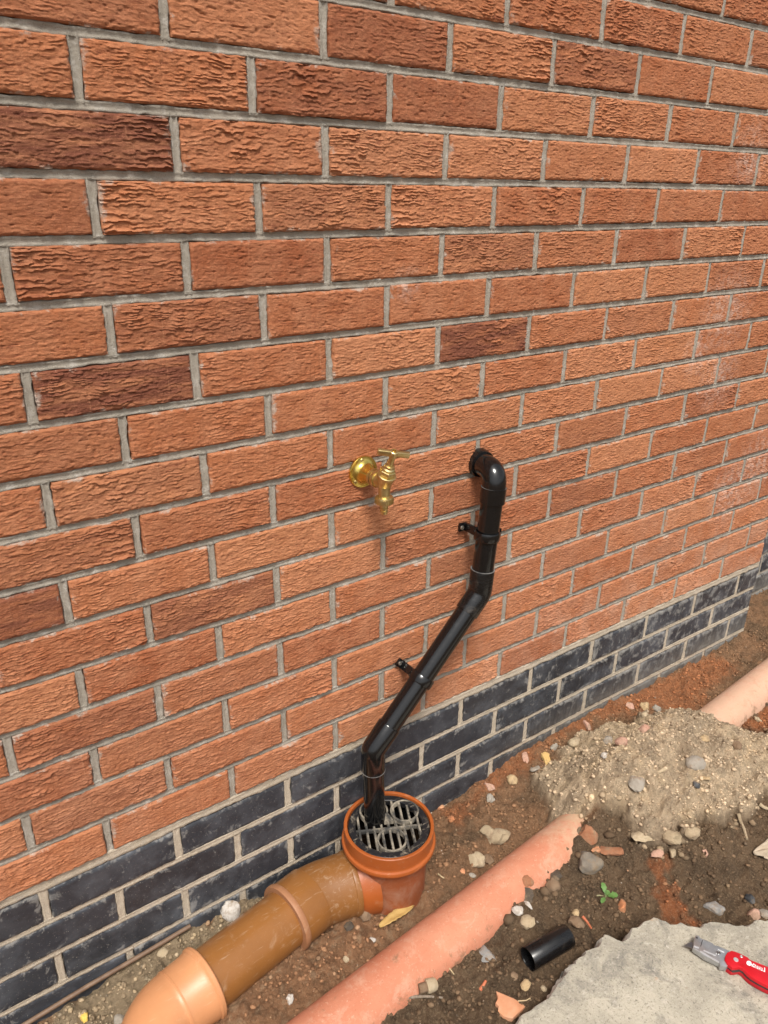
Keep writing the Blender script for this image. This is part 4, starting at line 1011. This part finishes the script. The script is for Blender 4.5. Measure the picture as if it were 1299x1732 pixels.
# crumpled rag at the right border
M_RAG = mat_generic('muddy_rag', (.34, .27, .19), (.46, .38, .29), 30, .9, .4, .002)
w = hit(1296, 1440); vs, fs = [], []; n = 26
for j in range(n):
    for i in range(n):
        a, b = i / (n - 1) * 2 - 1, j / (n - 1) * 2 - 1; rr = 1 - .25 * b * b
        x = a * .055 * rr; y = b * .022 * (1 - .5 * (a < 0) * a * a)
        zq = .016 * (1 - a * a) * (1 - b * b) + .006 * math.sin(b * 7 + a * 3) * (1 - a * a) + .003 * float(vnoise(np.array([a * 3]), np.array([b * 3]), 5)[0])
        c_, s_ = math.cos(-.35), math.sin(-.35)
        X_, Y_ = w[0] + .018 + x * c_ - y * s_, w[1] - .008 + x * s_ + y * c_
        vs.append((X_, Y_, ghz(w[0], w[1]) + .004 + zq))
for j in range(n - 1):
    for i in range(n - 1): fs.append((j * n + i, j * n + i + 1, (j + 1) * n + i + 1, (j + 1) * n + i))
o = part('rag', (vs, fs), M_RAG, None, 180); sm = o.modifiers.new('thickness', 'SOLIDIFY'); sm.thickness = .003; tagit(o, 'crumpled pale muddy rag at the right border', 'rag')
# yellow crumb of foam
M_FOAM = mat_generic('yellow_foam', (.62, .40, .07), (.70, .50, .13), 80, .9, .6, .002)
w = hit(142, 1722); o = link('foam_scrap', mesh('foam_scrap', *stone_geo((.007, .012, .006), 91, 3, .5), 40), M_FOAM); o.location = (w[0], w[1], w[2] + .004); tagit(o, 'bright yellow foam scrap in the gravel at the bottom left', 'foam scrap')
# strip along the wall foot
M_STRIP = mat_generic('brown_strip', (.13, .075, .045), (.19, .12, .075), 60, .6, .3, .001)
pts = []
for px, py in ((-60, 1795), (45, 1731), (150, 1667), (250, 1609), (322, 1566)):
    w = atY(px, py, -.006); pts.append(Vector((w[0], -.006, w[2])))
o = part('edging_strip', sweep(pts, .0042, 10), M_STRIP); tagit(o, 'thin brown strip running along the wall foot at the lower left', 'strip')

# ------------------------------------------------------------------ grit and crumbs too small to count
ico = bmesh.new(); bmesh.ops.create_icosphere(ico, subdivisions=1, radius=1); IV = np.array([v.co[:] for v in ico.verts]); IF = np.array([[v.index for v in f.verts] for f in ico.faces]); ico.free()
def scatter(name, label, cat, n, smin, smax, cols, dens, seed, power=2.5, sink=.25):
    rg = np.random.default_rng(seed); X = rg.uniform(-.72, 1.7, n * 6); Y = rg.uniform(-.75, -.004, n * 6)
    keep = rg.uniform(0, 1, n * 6) < dens(X, Y); X = X[keep][:n]; Y = Y[keep][:n]; n = len(X)
    s = smin + (smax - smin) * rg.uniform(0, 1, n) ** power
    sc = s[:, None] * rg.uniform(.6, 1.25, (n, 3)); sc[:, 2] *= .8
    th = rg.uniform(0, 2 * PI, n); jit = 1 + rg.uniform(-.28, .28, (n, len(IV)))
    Vv = IV[None] * jit[:, :, None] * sc[:, None, :]
    xr = Vv[..., 0] * np.cos(th)[:, None] - Vv[..., 1] * np.sin(th)[:, None]; yr = Vv[..., 0] * np.sin(th)[:, None] + Vv[..., 1] * np.cos(th)[:, None]
    Z = H(X, Y) + s * (1 - 2 * sink) * .7
    co = np.stack([xr + X[:, None], yr + Y[:, None], Vv[..., 2] + Z[:, None]], -1).reshape(-1, 3)
    fc = (IF[None] + (np.arange(n) * len(IV))[:, None, None]).reshape(-1, 3)
    me = bpy.data.meshes.new(name); me.vertices.add(len(co)); me.vertices.foreach_set('co', co.ravel())
    me.loops.add(fc.size); me.loops.foreach_set('vertex_index', fc.ravel().astype(np.int32)); me.polygons.add(len(fc)); me.polygons.foreach_set('loop_start', np.arange(0, fc.size, 3, dtype=np.int32))
    me.update(calc_edges=True)
    base = ground_colour(X, Y); C_ = np.array(cols); pick = C_[rg.integers(0, len(C_), n)]
    fr = rg.uniform(.15, .65, n)[:, None] if cat == 'grit' else rg.uniform(0, .35, n)[:, None]
    c = (base * (1 - fr) + pick * fr) * rg.uniform(.6, 1.3, n)[:, None]
    ca = me.color_attributes.new('Col', 'FLOAT_COLOR', 'POINT'); ca.data.foreach_set('color', np.concatenate([np.repeat(c, len(IV), 0), np.ones((n * len(IV), 1))], 1).ravel())
    m = NM(name + '_mix'); at = m.n('Attribute', attribute_name='Col').outputs['Color']; p = wpos(m)
    m.out(m.mix(m.ramp(m.noise(p, 300, 4, .7), [(.35, .5), (.6, 0.0)]), at, m.mix(.5, at, (.04, .03, .02))), .95, m.bump(m.noise(p, 600, 4, .7), .5, .001), spec=.2)
    return tagit(link(name, me, m.m), label, cat, kind='stuff')
def d_pile(x, y): return sstep(-.02, .02, poly_sd(x, y, Z_PILE))
def d_left(x, y): return sstep(-.02, .02, poly_sd(x, y, Z_LEFT))
scatter('soil_crumbs', 'loose crumbs of earth over the dug ground', 'soil', 24000, .0008, .0058, [(.12, .075, .045), (.18, .11, .062), (.08, .055, .034)], lambda x, y: .25 + .7 * (vnoise(x / .06, y / .06, 51) > 0), 1, 3.5, .35)
scatter('sand_grit', 'sandy grit and small stones over the pale sand pile', 'grit', 7000, .0008, .0034, [(.42, .32, .20), (.46, .35, .22), (.34, .26, .17), (.38, .26, .16), (.50, .42, .32)], lambda x, y: d_pile(x, y) + .02, 2, 4, .35)
scatter('sand_clods', 'crumbling clods of sand along the edge of the pale pile', 'grit', 420, .0040, .0120, [(.40, .30, .19), (.36, .275, .175), (.44, .33, .21)], lambda x, y: np.exp(-(poly_sd(x, y, Z_PILE) / .022) ** 2) * sstep(.05, -.15, y + .15), 6, 2, .35)
scatter('gravel', 'mixed gravel in the strip between brown pipe and wall', 'grit', 3400, .0012, .0062, [(.34, .25, .15), (.42, .32, .19), (.28, .23, .17), (.46, .38, .26)], lambda x, y: d_left(x, y) + .005, 3, 3, .35)
scatter('pale_chips', 'tiny pale chips sprinkled over the dug ground', 'grit', 600, .0008, .0030, [(.50, .42, .33), (.46, .25, .15), (.56, .52, .45), (.36, .30, .25)], lambda x, y: .3 + 0 * x, 4, 4, .35)
scatter('soil_clods', 'dark clods of soil heaped along the near side of the clay pipe', 'soil', 260, .0050, .0130, [(.12, .08, .05), (.09, .06, .038)], lambda x, y: np.exp(-((((x - PIPE_A[0]) * PNRM[0] + (y - PIPE_A[1]) * PNRM[1]) - .062) / .018) ** 2) * sstep(.12, .26, x) * (1 - sstep(.52, .60, x)), 9, 2, .3)
